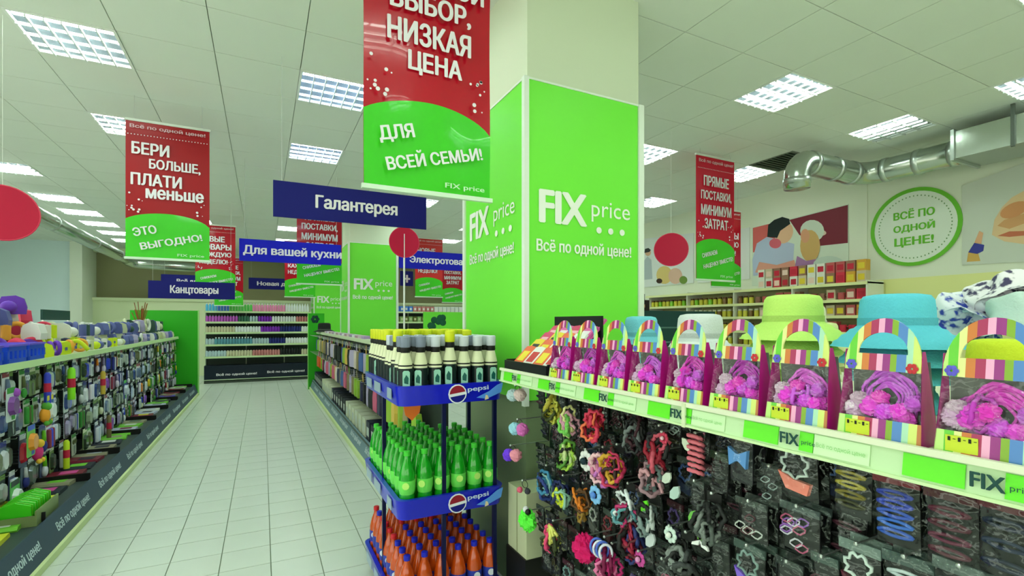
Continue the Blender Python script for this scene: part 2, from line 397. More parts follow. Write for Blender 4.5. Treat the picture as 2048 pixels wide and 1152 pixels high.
# ------------------------------------------------------------------ pillars with green panels
def pillar(y0, ptop, where, xs=1.342, w=.86, dp=.95):
    r = root('pillar', 'square cream pillar wrapped in green panels, ' + where, 'pillar', (xs, y0, 0))
    r['kind'] = 'structure'
    put('shaft', MB().box(.03, w, .03, dp, 0, ZC + .03).mesh(), M((212, 222, 198), .8), r)
    edge = M((226, 236, 226), .4)
    for (a, b) in ((0, 0), (w, 0), (0, dp)):
        put('corner_edge', MB().box(a - .012 if a == 0 else a - .03, a + .02 if a == 0 else a + .012, b - .012 if b == 0 else b - .03, b + .02 if b == 0 else b + .012, 1.12, ptop + .01).mesh(), edge, r)
    put('green_panel', MB().box(.022, w - .032, 0, .028, 1.15, ptop).mesh(), GREEN, r)
    put('green_panel', MB().box(0, .028, .022, dp - .032, 1.15, ptop).mesh(), GREEN, r)
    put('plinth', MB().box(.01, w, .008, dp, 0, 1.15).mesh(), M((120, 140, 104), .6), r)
    put('top_rim', MB().box(-.004, w, -.004, dp, ptop, ptop + .012).mesh(), edge, r)
    for side in (0, 1):
        rz = 0 if side == 0 else -PI / 2
        def at(u, z):      # u across the face from its left side
            return (u, -.004, z) if side == 0 else (-.004, dp - u, z)
        L = w if side == 0 else dp
        lw = M((240, 246, 238), .4)
        text('FIX', .34, .185, lw, r, at(L * .30, 2.28), rz, bold=.055)
        text('price', .30, .13, lw, r, at(L * .71, 2.285), rz, bold=-.012)
        dot = MB().prism([(.02 * math.cos(2 * PI * i / 12), .02 * math.sin(2 * PI * i / 12)) for i in range(12)], -.002, 0).mesh()
        for q in range(3): put('logo_dot', dot, lw, r, at(L * (.60 + .105 * q), 2.17), (0, 0, rz))
        text('Всё по одной цене!', .70, .085, lw, r, at(L * .49, 2.045), rz, bold=.04)
    return r
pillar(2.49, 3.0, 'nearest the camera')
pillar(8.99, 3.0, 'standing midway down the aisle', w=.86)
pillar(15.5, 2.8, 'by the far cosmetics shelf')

# ------------------------------------------------------------------ hanging banners, signs, discs
RED = M((186, 10, 36), .22, coat=.3, var=.12, bscale=4); BGREEN = M((66, 206, 40), .25, coat=.3, var=.1, bscale=4); BW = M((236, 232, 240), .35)
def cords(r, xs, z0, z1, t=.003):
    for x in xs: put('cord', MB().box(x - t / 2, x + t / 2, -t / 2, t / 2, z0, z1).mesh(), M((200, 205, 200), .5), r)
def banner(x0, y, w, z0, h, lines, tail, label, top='Всё по одной цене!', wave=.006, dots=True, red=None):
    r = root('hanging_banner', label, 'banner', (x0 + w / 2, y, z0), group='red hanging banners')
    N, K = 14, 24
    def yy(u, v): return wave * math.sin(u * 7 + v * 3) + wave * .7 * math.sin(v * 9 + u * 2)
    vs = [(-w / 2 + w * i / N, yy(i / N, k / K), h * k / K) for k in range(K + 1) for i in range(N + 1)]
    fs = [(k * (N + 1) + i, k * (N + 1) + i + 1, (k + 1) * (N + 1) + i + 1, (k + 1) * (N + 1) + i) for k in range(K) for i in range(N)]
    nb = len(vs); vs += [(x, y_ + .004, z) for x, y_, z in vs]; fs += [tuple(i + nb for i in reversed(f)) for f in fs]
    put('cloth', MB().add(vs, fs).mesh(True), red or RED, r)
    # green dome at the foot (cap of an ellipse, following the cloth)
    top_z = h * .335; dm = MB(); cols = 20; rowsn = 6; vv = []; ff = []
    for i in range(cols + 1):
        u = i / cols; zt = h * .215 + (top_z - h * .215) * math.sqrt(max(0, 1 - ((u - .47) / .56) ** 2))
        for k in range(rowsn + 1):
            v = zt * k / rowsn; vv.append((-w / 2 + w * u, yy(u, v / h) - .004, v + .001))
    for i in range(cols):
        for k in range(rowsn): a = i * (rowsn + 1) + k; ff.append((a, a + rowsn + 1, a + rowsn + 2, a + 1))
    put('green_dome', dm.add(vv, ff).mesh(True), BGREEN, r)
    put('bottom_bar', MB().box(-w / 2 - .01, w / 2 + .01, -.01, .012, -.014, .008).mesh(), M((215, 238, 215), .4), r)
    put('top_bar', MB().box(-w / 2 - .01, w / 2 + .01, -.01, .012, h - .008, h + .014).mesh(), M((215, 222, 215), .4), r)
    f = -.012 - wave * 1.2
    if top:
        text(top, w * .9, h * .032, M((225, 190, 200), .5), r, (0, f, h * .955))
        dd = MB()
        for q in range(26): x = -w * .47 + q * w * .94 / 25; dd.box(x - .004, x + .004, f - .001, f, h * .893, h * .893 + .008)
        put('dotted_line', dd.mesh(), BW, r)
    for (s, u, v, tw, th) in lines: text(s, w * tw, h * th, BW, r, (w * (u - .5), f, h * v), bold=.05)
    if dots:
        rr = random.Random(3); dt = MB()
        for q in range(22):
            side = rr.choice((-1, 1)); x = side * w * rr.uniform(.3, .48); z = h * rr.uniform(.33, .47); ra = rr.uniform(.004, .011)
            if abs(x) < w * .34 and z < h * .40: continue
            dt.prism([(x + ra * math.cos(2 * PI * i / 8), z + ra * math.sin(2 * PI * i / 8)) for i in range(8)], f - .001, f)
        put('white_dots', dt.mesh(), BW, r)
    for (s, u, v, tw, th) in tail: text(s, w * tw, h * th, BW, r, (w * (u - .5), f - .002, h * v), tilt=-.24, bold=.045)
    text('FIX price', w * .33, h * .025, M((200, 235, 200), .5), r, (w * .27, f, h * .03), bold=.02)
    cords(r, (-w * .4, w * .4), h, ZC - z0 + .0)
    return r
L_BIG = [('БОЛЬШОЙ', .5, .80, .86, .085), ('ВЫБОР,', .50, .695, .64, .085), ('НИЗКАЯ', .49, .585, .66, .085), ('ЦЕНА', .53, .475, .43, .085)]
banner(.431, 2.42, .66, 2.256, 1.33, L_BIG, [('ДЛЯ', .23, .20, .27, .06), ('ВСЕЙ СЕМЬИ!', .53, .135, .78, .06)], 'large red banner with green foot hanging in front of the nearest pillar', wave=.008)
banner(-1.123, 5.65, .66, 2.20, 1.27, [('БЕРИ', .29, .80, .44, .085), ('БОЛЬШЕ,', .58, .69, .62, .08), ('ПЛАТИ', .36, .575, .6, .085), ('меньше', .58, .475, .7, .07)], [('ЭТО', .22, .20, .28, .06), ('ВЫГОДНО!', .54, .125, .76, .06)], 'red banner with green foot hanging over the aisle beside the left rack', wave=.001, red=M((160, 16, 28), .35))
DIRECT = [('ПРЯМЫЕ', .5, .80, .66, .08), ('ПОСТАВКИ,', .5, .68, .8, .08), ('МИНИМУМ', .5, .565, .8, .08), ('ЗАТРАТ', .5, .455, .62, .08)]
NEWG = [('НОВЫЕ', .4, .79, .66, .085), ('ТОВАРЫ', .5, .67, .8, .085), ('КАЖДУЮ', .5, .55, .8, .08), ('НЕДЕЛЮ!', .45, .44, .7, .08)]
TAIL = [('СНИЖАЕМ', .32, .21, .4, .035), ('НАЦЕНКУ ВМЕСТЕ!', .55, .14, .8, .04)]
banner(.47, 8.26, .66, 2.2, 1.3, DIRECT, TAIL, 'red banner hanging directly behind the large dark blue sign', wave=.001, dots=False)
banner(-1.13, 11.0, .66, 2.2, 1.26, NEWG, TAIL, 'red banner seen just right of the left aisle banner, over the lower blue sign', wave=.001)
banner(-1.12, 15.0, .66, 2.05, 1.26, DIRECT, TAIL, 'furthest red banner of the left aisle line', wave=.001, dots=False)
banner(.46, 12.6, .66, 2.2, 1.3, NEWG, TAIL, 'red banner half hidden behind another one near the far shelf', wave=.001, dots=False)
banner(3.15, 11.2, .66, 2.2, 1.36, NEWG, TAIL, 'red banner behind the small red disc and blue sign between the green pillars', wave=.001, red=M((206, 44, 44), .4), dots=False)
banner(4.75, 14.0, .66, 2.2, 1.3, DIRECT, TAIL, 'red banner low beside the near pillar, beyond the blue sign', wave=.001, dots=False)
banner(4.64, 4.29, .66, 2.12, 1.5, DIRECT, TAIL, 'red banner hanging right of the nearest pillar beside the red disc', wave=.001, red=M((200, 24, 54), .35))
banner(6.1, 5.35, .66, 2.15, 1.2, NEWG, TAIL, 'red banner partly hidden behind the right hand banner, near the wall poster', wave=.001, dots=False)
def sign(x0, y, z0, w, h, s, tw, th, label, col=(16, 20, 112), tx=0.02):
    r = root('hanging_sign', label, 'sign', (x0 + w / 2, y, z0), group='blue department signs')
    put('board', MB().box(-w / 2, w / 2, -.008, .008, 0, h).mesh(), M(tuple(int(v * .8) for v in col[:2]) + (col[2],), .7), r)
    if s: text(s, w * tw, h * th, BW, r, (tx * w, -.011, h * .48), bold=.05)
    cords(r, (-w * .45, w * .45), h, ZC - z0)
    return r
sign(.074, 4.3, 2.432, 1.235, .285, 'Галантерея', .54, .46, 'large dark blue sign with white lettering over the centre of the aisle')
sign(-.265, 7.2, 2.39, 1.24, .285, 'Для вашей кухни', 1.62 * .6, .5, 'brighter blue sign left of the banner, two words showing', col=(14, 24, 190))
sign(-.31, 14.0, 2.44, 1.24, .285, 'Новая дата', .74, .42, 'small far blue sign above the back shelf')
sign(-1.67, 9.9, 2.0, 1.24, .29, 'Канцтовары', .56, .55, 'low blue sign over the far end of the left rack')
sign(-1.89, 12.5, 2.34, 1.24, .27, 'Всё для дома', .6, .4, 'dark blue sign mostly hidden behind the low left sign')
sign(1.90, 7.67, 2.45, 1.26, .285, 'Электротовары', .86, .46, 'bright blue sign between the two green pillars', col=(14, 24, 176), tx=.06)
sign(3.0, 12.0, 2.50, .32, .36, '+', .5, .5, 'small blue panel with a white cross below the bright blue sign')
RD = M((196, 18, 62), .35)
disc = MB().prism([(.178 * math.cos(2 * PI * i / 36), .178 * math.sin(2 * PI * i / 36)) for i in range(36)], -.003, .003).mesh()
rim = MB().ring((0, 0, 0), .178, .005, n=36, m=6).mesh(True)
for (x, y, z, pole, lab, fac) in ((-1.585, 4.58, 2.35, 0, 'big crimson disc hanging over the near end of the left rack', 1.05), (1.5, 5.8, 2.55, 1, 'crimson disc on a slim white pole beside the mid green pillar', 1.0), (4.0, 4.05, 2.4, 0, 'crimson disc hanging right of the nearest green pillar', 1.0)):
    r = root('price_disc', lab, 'sign', (x, y, z), -math.atan2(x, y) if not pole else 0, group='crimson discs')
    put('disc', disc, RD, r, scale=(fac, 1, fac)); put('rim', rim, M((214, 60, 90), .3), r, scale=(fac, 1, fac))
    if pole: put('pole', MB().tube((0, .006, 1.37 - z), (0, .006, .1), .011, 8).mesh(), WHITE, r); put('pole_foot', MB().lathe([(.07, 1.335 - z), (.07, 1.345 - z), (.02, 1.37 - z)], 12).mesh(), WHITE, r)
    else: put('cord', MB().box(-.0015, .0015, -.0015, .0015, .178, ZC - z).mesh(), WHITE, r)

# ------------------------------------------------------------------ right wall prints
def wallprint(name, label, cat, px_corners, colr):
    c = [onX(a, b, XR) for a, b in px_corners]; o = Vector((XR, sum(v.y for v in c) / len(c), sum(v.z for v in c) / len(c)))
    r = root(name, label, cat, o)
    put('backing', MB().prism([(v.y - o.y, v.z - o.z) for v in c], -.014, -.001, 'yz').mesh(), M(colr, .5), r)
    lay = [0]
    def shape(nm, pts, col):
        lay[0] += 1; q = [onX(a, b, XR) for a, b in pts]; f = -.0145 - .0006 * lay[0]
        put(nm, MB().prism([(v.y - o.y, v.z - o.z) for v in q], f - .0005, f, 'yz').mesh(), M(col, .55), r)
    def ell(nm, cx, cy, rx, ry, col, n=18, tilt=0.0):
        shape(nm, [(cx + rx * math.cos(a) * math.cos(tilt) - ry * math.sin(a) * math.sin(tilt), cy + rx * math.cos(a) * math.sin(tilt) + ry * math.sin(a) * math.cos(tilt)) for a in [2 * PI * i / n for i in range(n)]], col)
    return r, shape, ell
r, sh, el = wallprint('wall_poster', 'poster of a dark haired man and a fair child on a red background', 'poster', [(1505, 456), (1698, 408), (1698, 560), (1505, 572)], (212, 224, 206))
sh('printed_red_area', [(1507, 456), (1560, 443), (1545, 500), (1507, 505)], (206, 96, 90))
sh('printed_red_area', [(1580, 440), (1697, 410), (1697, 486), (1640, 492), (1600, 470)], (120, 36, 52))
el('printed_hand', 1642, 466, 12, 6, (222, 200, 180))
sh('printed_shirt', [(1508, 552), (1506, 520), (1515, 487), (1535, 474), (1560, 480), (1590, 488), (1588, 520), (1560, 545)], (178, 190, 216))
el('printed_face', 1570, 466, 17, 22, (222, 180, 146), tilt=.4)
el('printed_neck', 1552, 487, 12, 10, (206, 96, 110))
sh('printed_hair', [(1536, 474), (1538, 450), (1550, 440), (1566, 434), (1580, 438), (1582, 448), (1562, 462), (1556, 476)], (22, 36, 36))
sh('printed_arm', [(1512, 545), (1520, 524), (1555, 530), (1590, 520), (1594, 534), (1560, 548)], (214, 150, 130))
el('printed_cloud', 1626, 462, 24, 22, (206, 216, 200))
el('printed_hair', 1622, 492, 20, 32, (206, 168, 104))
el('printed_face', 1612, 472, 9, 14, (214, 156, 120))
sh('printed_dress', [(1590, 540), (1596, 512), (1614, 522), (1634, 518), (1628, 545)], (164, 120, 166))
el('printed_plate', 1660, 530, 32, 18, (196, 214, 200))
r, sh, el = wallprint('wall_poster', 'white poster with a standing figure and food, beyond the crimson disc', 'poster', [(1286, 478), (1388, 466), (1388, 566), (1286, 575)], (222, 226, 224))
el('printed_head', 1297, 505, 6, 7, (214, 170, 140)); sh('printed_hair', [(1290, 506), (1291, 498), (1298, 496), (1303, 500), (1300, 504)], (30, 36, 36))
sh('printed_shirt', [(1288, 560), (1289, 522), (1296, 513), (1304, 520), (1306, 558)], (176, 186, 190))
el('printed_food', 1330, 550, 16, 18, (216, 190, 120)); el('printed_food', 1352, 552, 14, 16, (216, 176, 156)); el('printed_food', 1368, 560, 8, 8, (110, 140, 60)); el('printed_food', 1320, 562, 6, 5, (70, 50, 40))
r, sh, el = wallprint('wall_poster', 'pale poster behind the right hand red banners', 'poster', [(1396, 470), (1500, 455), (1500, 558), (1396, 566)], (226, 230, 226))
el('printed_food', 1412, 548, 10, 10, (190, 210, 190))
r, sh, el = wallprint('wall_poster', 'pale poster with a large face and a bottle at the right edge', 'poster', [(1925, 372), (2120, 300), (2120, 520), (1925, 530)], (206, 212, 200))
sh('printed_face', [(1985, 470), (1990, 440), (2005, 415), (2025, 395), (2090, 360), (2110, 470), (2060, 490), (2010, 483)], (228, 196, 152))
sh('printed_mouth', [(1996, 472), (2020, 463), (2060, 462), (2062, 470), (2020, 474)], (196, 110, 80))
sh('printed_cheek', [(1996, 452), (2010, 440), (2060, 424), (2070, 440), (2020, 458)], (214, 160, 110))
sh('printed_bottle', [(1935, 524), (1938, 505), (1956, 500), (1962, 522)], (212, 168, 90))
sh('printed_label', [(1938, 505), (1950, 486), (1970, 490), (1968, 502), (1956, 508)], (56, 62, 150))
sh('printed_thumb', [(1950, 486), (1960, 462), (1968, 466), (1964, 488)], (222, 170, 130))
el('printed_cheek', 2030, 420, 30, 14, (216, 150, 100), tilt=-.4)
# round sign
cz = 2.79; cy = 3.235
r = root('round_wall_sign', 'round white sign with green ring and green lettering on the right wall', 'sign', (XR - .001, cy, cz))
def yz_disc(rad, n=48): return [(rad * math.cos(2 * PI * i / n), rad * math.sin(2 * PI * i / n)) for i in range(n)]
put('plate', MB().prism(yz_disc(.47), -.014, 0, 'yz').mesh(), M((226, 236, 222), .5), r)
q = MB(); n = 48
for i in range(n):
    a, b = 2 * PI * i / n, 2 * PI * (i + 1) / n
    q.prism([(.44 * math.cos(a), .44 * math.sin(a)), (.485 * math.cos(a), .485 * math.sin(a)), (.485 * math.cos(b), .485 * math.sin(b)), (.44 * math.cos(b), .44 * math.sin(b))], -.02, -.013, 'yz')
SG = M((104, 186, 48), .45)
put('green_ring', q.mesh(), SG, r)
q = MB()
for i in range(60):
    a = 2 * PI * i / 60; q.box(-.0165, -.0145, .385 * math.cos(a) - .006, .385 * math.cos(a) + .006, .385 * math.sin(a) - .008, .385 * math.sin(a) + .008)
put('dashed_ring', q.mesh(), M((120, 160, 110), .5), r, kind='stuff')
for s_, z_, w_ in (('ВСЁ ПО', .175, .44), ('ОДНОЙ', 0, .44), ('ЦЕНЕ!', -.18, .42)): text(s_, w_, .12, SG, r, (-.017, 0, z_), -PI / 2, bold=.055)

# ------------------------------------------------------------------ product shapes (origin at hanging hole, front towards -y)
MESHES = {}
def cm(key, f):
    if key not in MESHES: MESHES[key] = f()
    return MESHES[key]
def rbox(w, d, z0, z1, c=.15):
    cw = w * c; return [(-w / 2, z0 + cw), (-w / 2 + cw, z0), (w / 2 - cw, z0), (w / 2, z0 + cw), (w / 2, z1 - cw), (w / 2 - cw, z1), (-w / 2 + cw, z1), (-w / 2, z1 - cw)]
def card_me(w, h): return cm(('card', w, h), lambda: MB().prism(rbox(w, 0, -h, 0, .08), -.0015, .0015).mesh())
def blister_me(w, h, d, k=0):
    def f():
        m = MB(); a = rbox(w, 0, -h / 2, h / 2, .3); 
        vs = [(x, 0, z) for x, z in a] + [(x * .8, -d, z * .86) for x, z in a]; n = len(a)
        return m.add(vs, [(i, (i + 1) % n, (i + 1) % n + n, i + n) for i in range(n)] + [tuple(range(n, 2 * n))]).mesh()
    return cm(('bl', w, h, d), f)
def strip_me(w, h): return cm(('st', w, h), lambda: MB().box(-w / 2, w / 2, -.003, -.0016, -h, 0).mesh())
def card_pack(w, h, cc, bc, lc, style=0):
    P_ = [('card', card_me(w, h), M(cc, .4)), ('print_strip', strip_me(w * .9, h * .16), M(lc, .4))]
    if style == 0: P_.append(('blister', cm(('bs0', w, h), lambda: shift(blister_me(w * .78, h * .62, .022), (0, -.002, -h * .58))), M(bc, .25, coat=.5)))
    elif style == 1:
        P_.append(('handle', cm(('h1', w, h), lambda: MB().sweep([(0, -.012, -h * .22), (0, -.014, -h * .6)], [w * .09, w * .13], 8).mesh(True)), M(bc, .35)))
        P_.append(('brush_head', cm(('h1b', w, h), lambda: MB().ball((0, -.014, -h * .78), w * .3, 8, 6, sc=(1, .6, 1.3)).mesh(True)), M(lc, .5)))
    elif style == 2:
        for q in range(3): P_.append(('spool', cm(('sp', w, h, q), lambda q=q: MB().lathe([(w * .12, -h * .9), (w * .14, -h * .85), (w * .14, -h * .3), (w * .12, -h * .25)], 8, ((q - 1) * w * .3, -.014, 0)).mesh(True)), M(bc if q % 2 else lc, .3)))
    elif style == 3:
        P_.append(('blade', cm(('bl3', w, h), lambda: MB().prism([(-w * .08, -h * .55), (w * .08, -h * .55), (w * .04, -h * .95), (-w * .03, -h * .95)], -.01, -.004).mesh()), M((190, 200, 205), .25, metal=.8)))
        P_.append(('finger_loop', cm(('fl3', w, h), lambda: MB().ring((-w * .17, -.008, -h * .36), w * .15, w * .045, n=12).ring((w * .17, -.008, -h * .36), w * .15, w * .045, n=12).mesh(True)), M(bc, .35)))
    return P_
def shift(me, v):
    me = me.copy(); me.transform(Matrix.Translation(v)); return me
def scrunch(seed, cols, R=.035, n=5, r=.006):
    rn = random.Random(seed); parts = [('header_card', strip_me(.05, .03), M(cols[-1], .4))]
    for q in range(n):
        c = (rn.uniform(-.02, .02), -.012 - rn.uniform(0, .03), -.05 - rn.uniform(0, .07))
        rot = (rn.uniform(-.8, .8), rn.uniform(0, 3), rn.uniform(-1, 1))
        parts.append(('hair_tie', MB().ring(c, R * rn.uniform(.75, 1.1), r * rn.uniform(.7, 1.3), rot, 24, 5, wav=.16, k=rn.choice((5, 7, 9))).mesh(True), M(cols[q % len(cols)], .5)))
    return parts
def fuzzy(r, seed, nz=.13, sc=(1, 1, 1), n=16, m=12): return cm(('fz', r, seed, nz, sc), lambda: MB().ball((0, 0, 0), r, n, m, nz, sc, seed).mesh(False))
CLR = film()
CLR2 = film((225, 240, 236), .055, .07)
def bag_pack(w, h, cols, card=(70, 20, 30), kind='ties', seed=0, hc=.16):
    rn = random.Random(seed)
    fm = cm(('bag', w, h), lambda: pillow(w, h))
    P_ = [('header_card', cm(('hc', w, h), lambda: MB().box(-w / 2, w / 2, -.004, .001, -h * hc, 0).mesh()), M(card, .4)),
          ('back_card', cm(('bc', w, h), lambda: MB().box(-w * .46, w * .46, .004, .006, -h * .97, -h * hc).mesh()), M((13, 16, 16), .5))]
    if kind == 'ties':
        for q in range(len(cols)):
            z = -h * (hc + .12) - q * h * (.8 - hc) / len(cols)
            P_.append(('hair_tie', MB().ring((rn.uniform(-.004, .004), -.006, z), w * .36, w * .04, (0, rn.uniform(-.12, .12), 0), 20, 5).mesh(True) if 0 else MB().sweep([(w * .36 * math.cos(a), -.008 - .002 * math.sin(3 * a), z + h * .035 * math.sin(a) + .3 * w * .2 * math.cos(a) * rn.uniform(-.1, .1)) for a in [2 * PI * i / 18 for i in range(18)]], w * .045, 5, closed=True).mesh(True), M(cols[q], .5)))
    elif kind == 'clips':
        for q in range(len(cols) * 3):
            x = rn.uniform(-.34, .34) * w; z = -h * rn.uniform(hc + .12, .88)
            P_.append(('hair_clip', MB().sweep([(x + .014 * math.cos(a) * (1 + .4 * math.sin(2 * a)), -.007, z + .01 * math.sin(a)) for a in [2 * PI * i / 10 for i in range(10)]], .0022, 4, closed=True).mesh(True), M(cols[q % len(cols)], .35)))
    elif kind == 'fold':
        P_.append(('folded_band', MB().prism([(-w * .38, -h * .5), (-w * .2, -h * .8), (w * .3, -h * .86), (w * .38, -h * .66), (0, -h * .62)], -.016, -.003).mesh(), M(cols[0], .6)))
        P_.append(('hair_clip', MB().ring((0, -.009, -h * .36), w * .3, .004, (0, 0, 0), 20, 5, wav=.2).mesh(True), M(cols[1], .3)))
    P_.append(('clear_bag', fm, CLR2))
    return P_
def pillow(w, h):
    N, K = 6, 8; vs = []; fs = []
    for k in range(K + 1):
        for i in range(N + 1):
            u, v = i / N, k / K; b = math.sin(PI * u) * math.sin(PI * v)
            vs.append((w * (u - .5), -.004 - .018 * b ** .6 if b > 0 else -.004, -h * v))
    for k in range(K):
        for i in range(N): a = k * (N + 1) + i; fs.append((a, a + N + 1, a + N + 2, a + 1))
    return MB().add(vs, fs).mesh(True)

# ------------------------------------------------------------------ left rack
LX0, LX1 = -1.25, -1.62          # kick line, rail line
rackL = root('shop_rack', 'long left rack with hanging goods and dark lettered base board', 'shop rack', (-1.9, 3.4, 0))
o0 = Vector((-1.9, 3.4, 0))
def rp(parent, o, nm, m, mat, label=None): return put(nm, shift(m.mesh() if isinstance(m, MB) else m, -o), mat, parent, label=label)
Y0, Y1 = 3.4, 12.78
rp(rackL, o0, 'back_panel', MB().box(-1.99, -1.95, Y0, Y1, .1, 1.26), DARK)
rp(rackL, o0, 'top_shelf', MB().box(-2.35, -1.63, Y0, Y1, 1.265, 1.29), CREAM)
rp(rackL, o0, 'price_rail', MB().prism([(-1.645, 1.255), (-1.615, 1.25), (-1.625, 1.30), (-1.645, 1.30)], Y0, Y1, 'xz'), M((196, 224, 166), .4))
rp(rackL, o0, 'base_shelf', MB().box(-1.97, -1.33, Y0, Y1, .20, .225), M((60, 74, 70), .5))
rp(rackL, o0, 'base_board', MB().prism([(-1.275, .06), (-1.265, .06), (-1.325, .245), (-1.335, .245)], Y0, Y1, 'xz'), M((52, 72, 90), .45))
rp(rackL, o0, 'kick_strip', MB().prism([(-1.35, .0), (-1.25, .0), (-1.245, .055), (-1.275, .062), (-1.35, .062)], Y0, Y1, 'xz'), M((206, 222, 160), .45))
for yy in [Y0 + .1 + 1.0 * i for i in range(10)]:
    rp(rackL, o0, 'upright', MB().box(-1.95, -1.92, yy, yy + .03, .1, 1.26), M((150, 160, 150), .5))
    rp(rackL, o0, 'shelf_divider', MB().box(-1.95, -1.34, yy, yy + .012, .22, .29), BLACK)
for q in range(9):
    text('Всё по одной цене!', .72, .075, M((205, 222, 226), .5), rackL, (-1.292 + 1.9 - .002, Y0 + .5 + q * 1.02 - 3.4, .15), PI / 2, rx=-.31, bold=.04)
endL = root('end_panel', 'bright green end panel closing the far end of the left rack', 'rack end panel', (-1.85, 12.8, 0))
put('panel', MB().box(-.62, .58, 0, .04, 0, 1.86).mesh(), GREEN2, endL)
put('edge_strip', MB().box(.58, .605, -.005, .045, 0, 1.87).mesh(), M((160, 226, 130), .4), endL)  # slim front edge in a lighter green, its lit look painted in
hook_me = MB().tube((0, 0, 0), (0, .30, 0), .0025, 5).tube((0, 0, 0), (0, -.006, .012), .0025, 5).mesh()
PALS = [((214, 222, 226), (60, 84, 150), (40, 60, 70)), ((70, 84, 120), (190, 205, 230), (220, 225, 235)), ((40, 60, 60), (196, 210, 205), (120, 160, 80)), ((200, 210, 190), (90, 100, 60), (60, 150, 60)),
        ((30, 40, 110), (210, 214, 235), (230, 230, 240)), ((120, 150, 90), (50, 70, 50), (226, 230, 200)), ((60, 40, 60), (160, 150, 190), (220, 210, 230)), ((226, 230, 236), (110, 130, 160), (150, 60, 80)),
        ((22, 30, 30), (110, 130, 120), (200, 210, 210)), ((90, 110, 130), (226, 232, 240), (50, 60, 140))]
CN = ['white', 'steel blue', 'dark green', 'pale green', 'navy', 'olive green', 'plum', 'pinkish white', 'black', 'grey blue']
NEARP = {0: (7, 'green'), 2: (3, 'red')}
STN = ['blister pack', 'carded brush', 'carded spool set', 'carded scissors']
ROWZ = [1.235, .985, .735, .49]
rn = random.Random(21)
ncol = 66
for c in range(ncol):
    y = 12.66 - c * .137
    if y < 3.6: break
    for rw, z in enumerate(ROWZ):
        if rw == 3 and rn.random() < .35: continue
        pi = rn.randrange(len(PALS)); st = rn.choice((0, 0, 0, 1, 2, 3)); a, b, l = PALS[pi]
        if rn.random() < .12: b = rn.choice(((206, 40, 60), (232, 206, 40), (120, 210, 40), (60, 80, 220), (240, 140, 40), (150, 90, 200)))
        w = rn.choice((.1, .12, .13)); h = rn.choice((.21, .235, .25))
        inst('hanging_pack', '%s %s, left rack, %s row down, %s column from green end panel' % (CN[pi], STN[st], ORD[rw], ordn(c)), 'product pack',
             (-1.66 - rn.uniform(0, .05), y, z), card_pack(w, h, a, b, l, st), PI / 2, 'packs hanging on the left rack', rot=(0, rn.uniform(-.04, .04), PI / 2))
        put('peg_hook', hook_me, METAL, rackL, (-1.655 + 1.9 + .004, y - 3.4, z - .008), (0, 0, PI / 2))
# tall colourful near packs (as seen: lime and red tube, orange toys)
def pencil(col, r=.03, L=.4):
    return [('tube_body', cm(('tb', r, L), lambda: MB().lathe([(r, -L), (r, -.02), (r * .5, 0)], 10).mesh('auto')), M(col, .35)), ('tube_band', cm(('tbb', r, L), lambda: MB().lathe([(r * 1.05, -L * .62), (r * 1.05, -L * .34)], 10).mesh('auto')), M((196, 40, 70), .4))]
for k, (px, py, col, lab) in enumerate(((143, 735, (140, 226, 40), 'tall lime tube with red band hanging under the left price rail'), (133, 880, (196, 226, 40), 'yellow green tube hanging low on the left rack'), (95, 745, (56, 70, 200), 'bright blue tube hanging near the front of left rack'),
        (206, 742, (196, 168, 60), 'straw coloured tube hanging on left rack'), (218, 830, (120, 110, 70), 'brown tube hanging low on the left rack'))):
    v = onX(px, py, -1.60); inst('hanging_tube', lab, 'product pack', v, pencil(col, .024 if k else .03, .26 if k else .3))
for k, (px, py, col, c2, lab) in enumerate(((75, 905, (206, 50, 120), (236, 190, 60), 'pink and yellow plush toy hanging low on the left rack'), (90, 830, (240, 160, 50), (90, 170, 60), 'orange toy figure hanging on the left rack'), (25, 805, (190, 214, 232), (160, 80, 190), 'pale blue toy pack with purple spot on left rack'))):
    v = onX(px, py, -1.60)
    inst('hanging_toy', lab, 'toy', v, [('toy_body', MB().ball((0, 0, 0), .05, 12, 8, sc=(1, .7, 1.3)).mesh(True), M(col, .7)), ('toy_head', MB().ball((0, -.01, .07), .035, 12, 8).mesh(True), M(c2, .7)), ('toy_foot', MB().ball((-.03, -.02, -.065), .02).ball((.03, -.02, -.065), .02).mesh(True), M(c2, .7))], PI / 2)
for k, (px, py, cc_, c1, c2, lab) in enumerate(((22, 775, (214, 224, 226), (120, 60, 150), (60, 160, 60), 'big white card with purple toy at the left edge of the picture'), (62, 850, (120, 206, 90), (236, 150, 40), (60, 90, 200), 'big green card with orange toy near the left edge'),
        (100, 790, (60, 110, 190), (226, 232, 236), (226, 210, 60), 'big blue card with white toy beside the lime tube'), (30, 960, (90, 190, 90), (226, 236, 236), (40, 60, 60), 'big green card with pale picture low at the left edge'),
        (175, 810, (30, 44, 40), (120, 140, 110), (180, 190, 180), 'big black card with grey green tool, middle of left rack'), (250, 760, (40, 60, 150), (206, 216, 230), (90, 200, 90), 'big navy card with silver tool on the left rack'))):
    v = onX(px, py, -1.585)
    inst('carded_toy', lab, 'product pack', v, [('card', card_me(.15, .24), M(cc_, .4)), ('blister', shift(blister_me(.11, .13, .03), (0, -.002, -.13)), M(c1, .3, coat=.4)), ('print_strip', strip_me(.13, .04), M(c2, .4)), ('printed_patch', shift(strip_me(.05, .03), (.03, -.0005, -.2)), M(c2, .4))], PI / 2, 'big cards on the left rack')
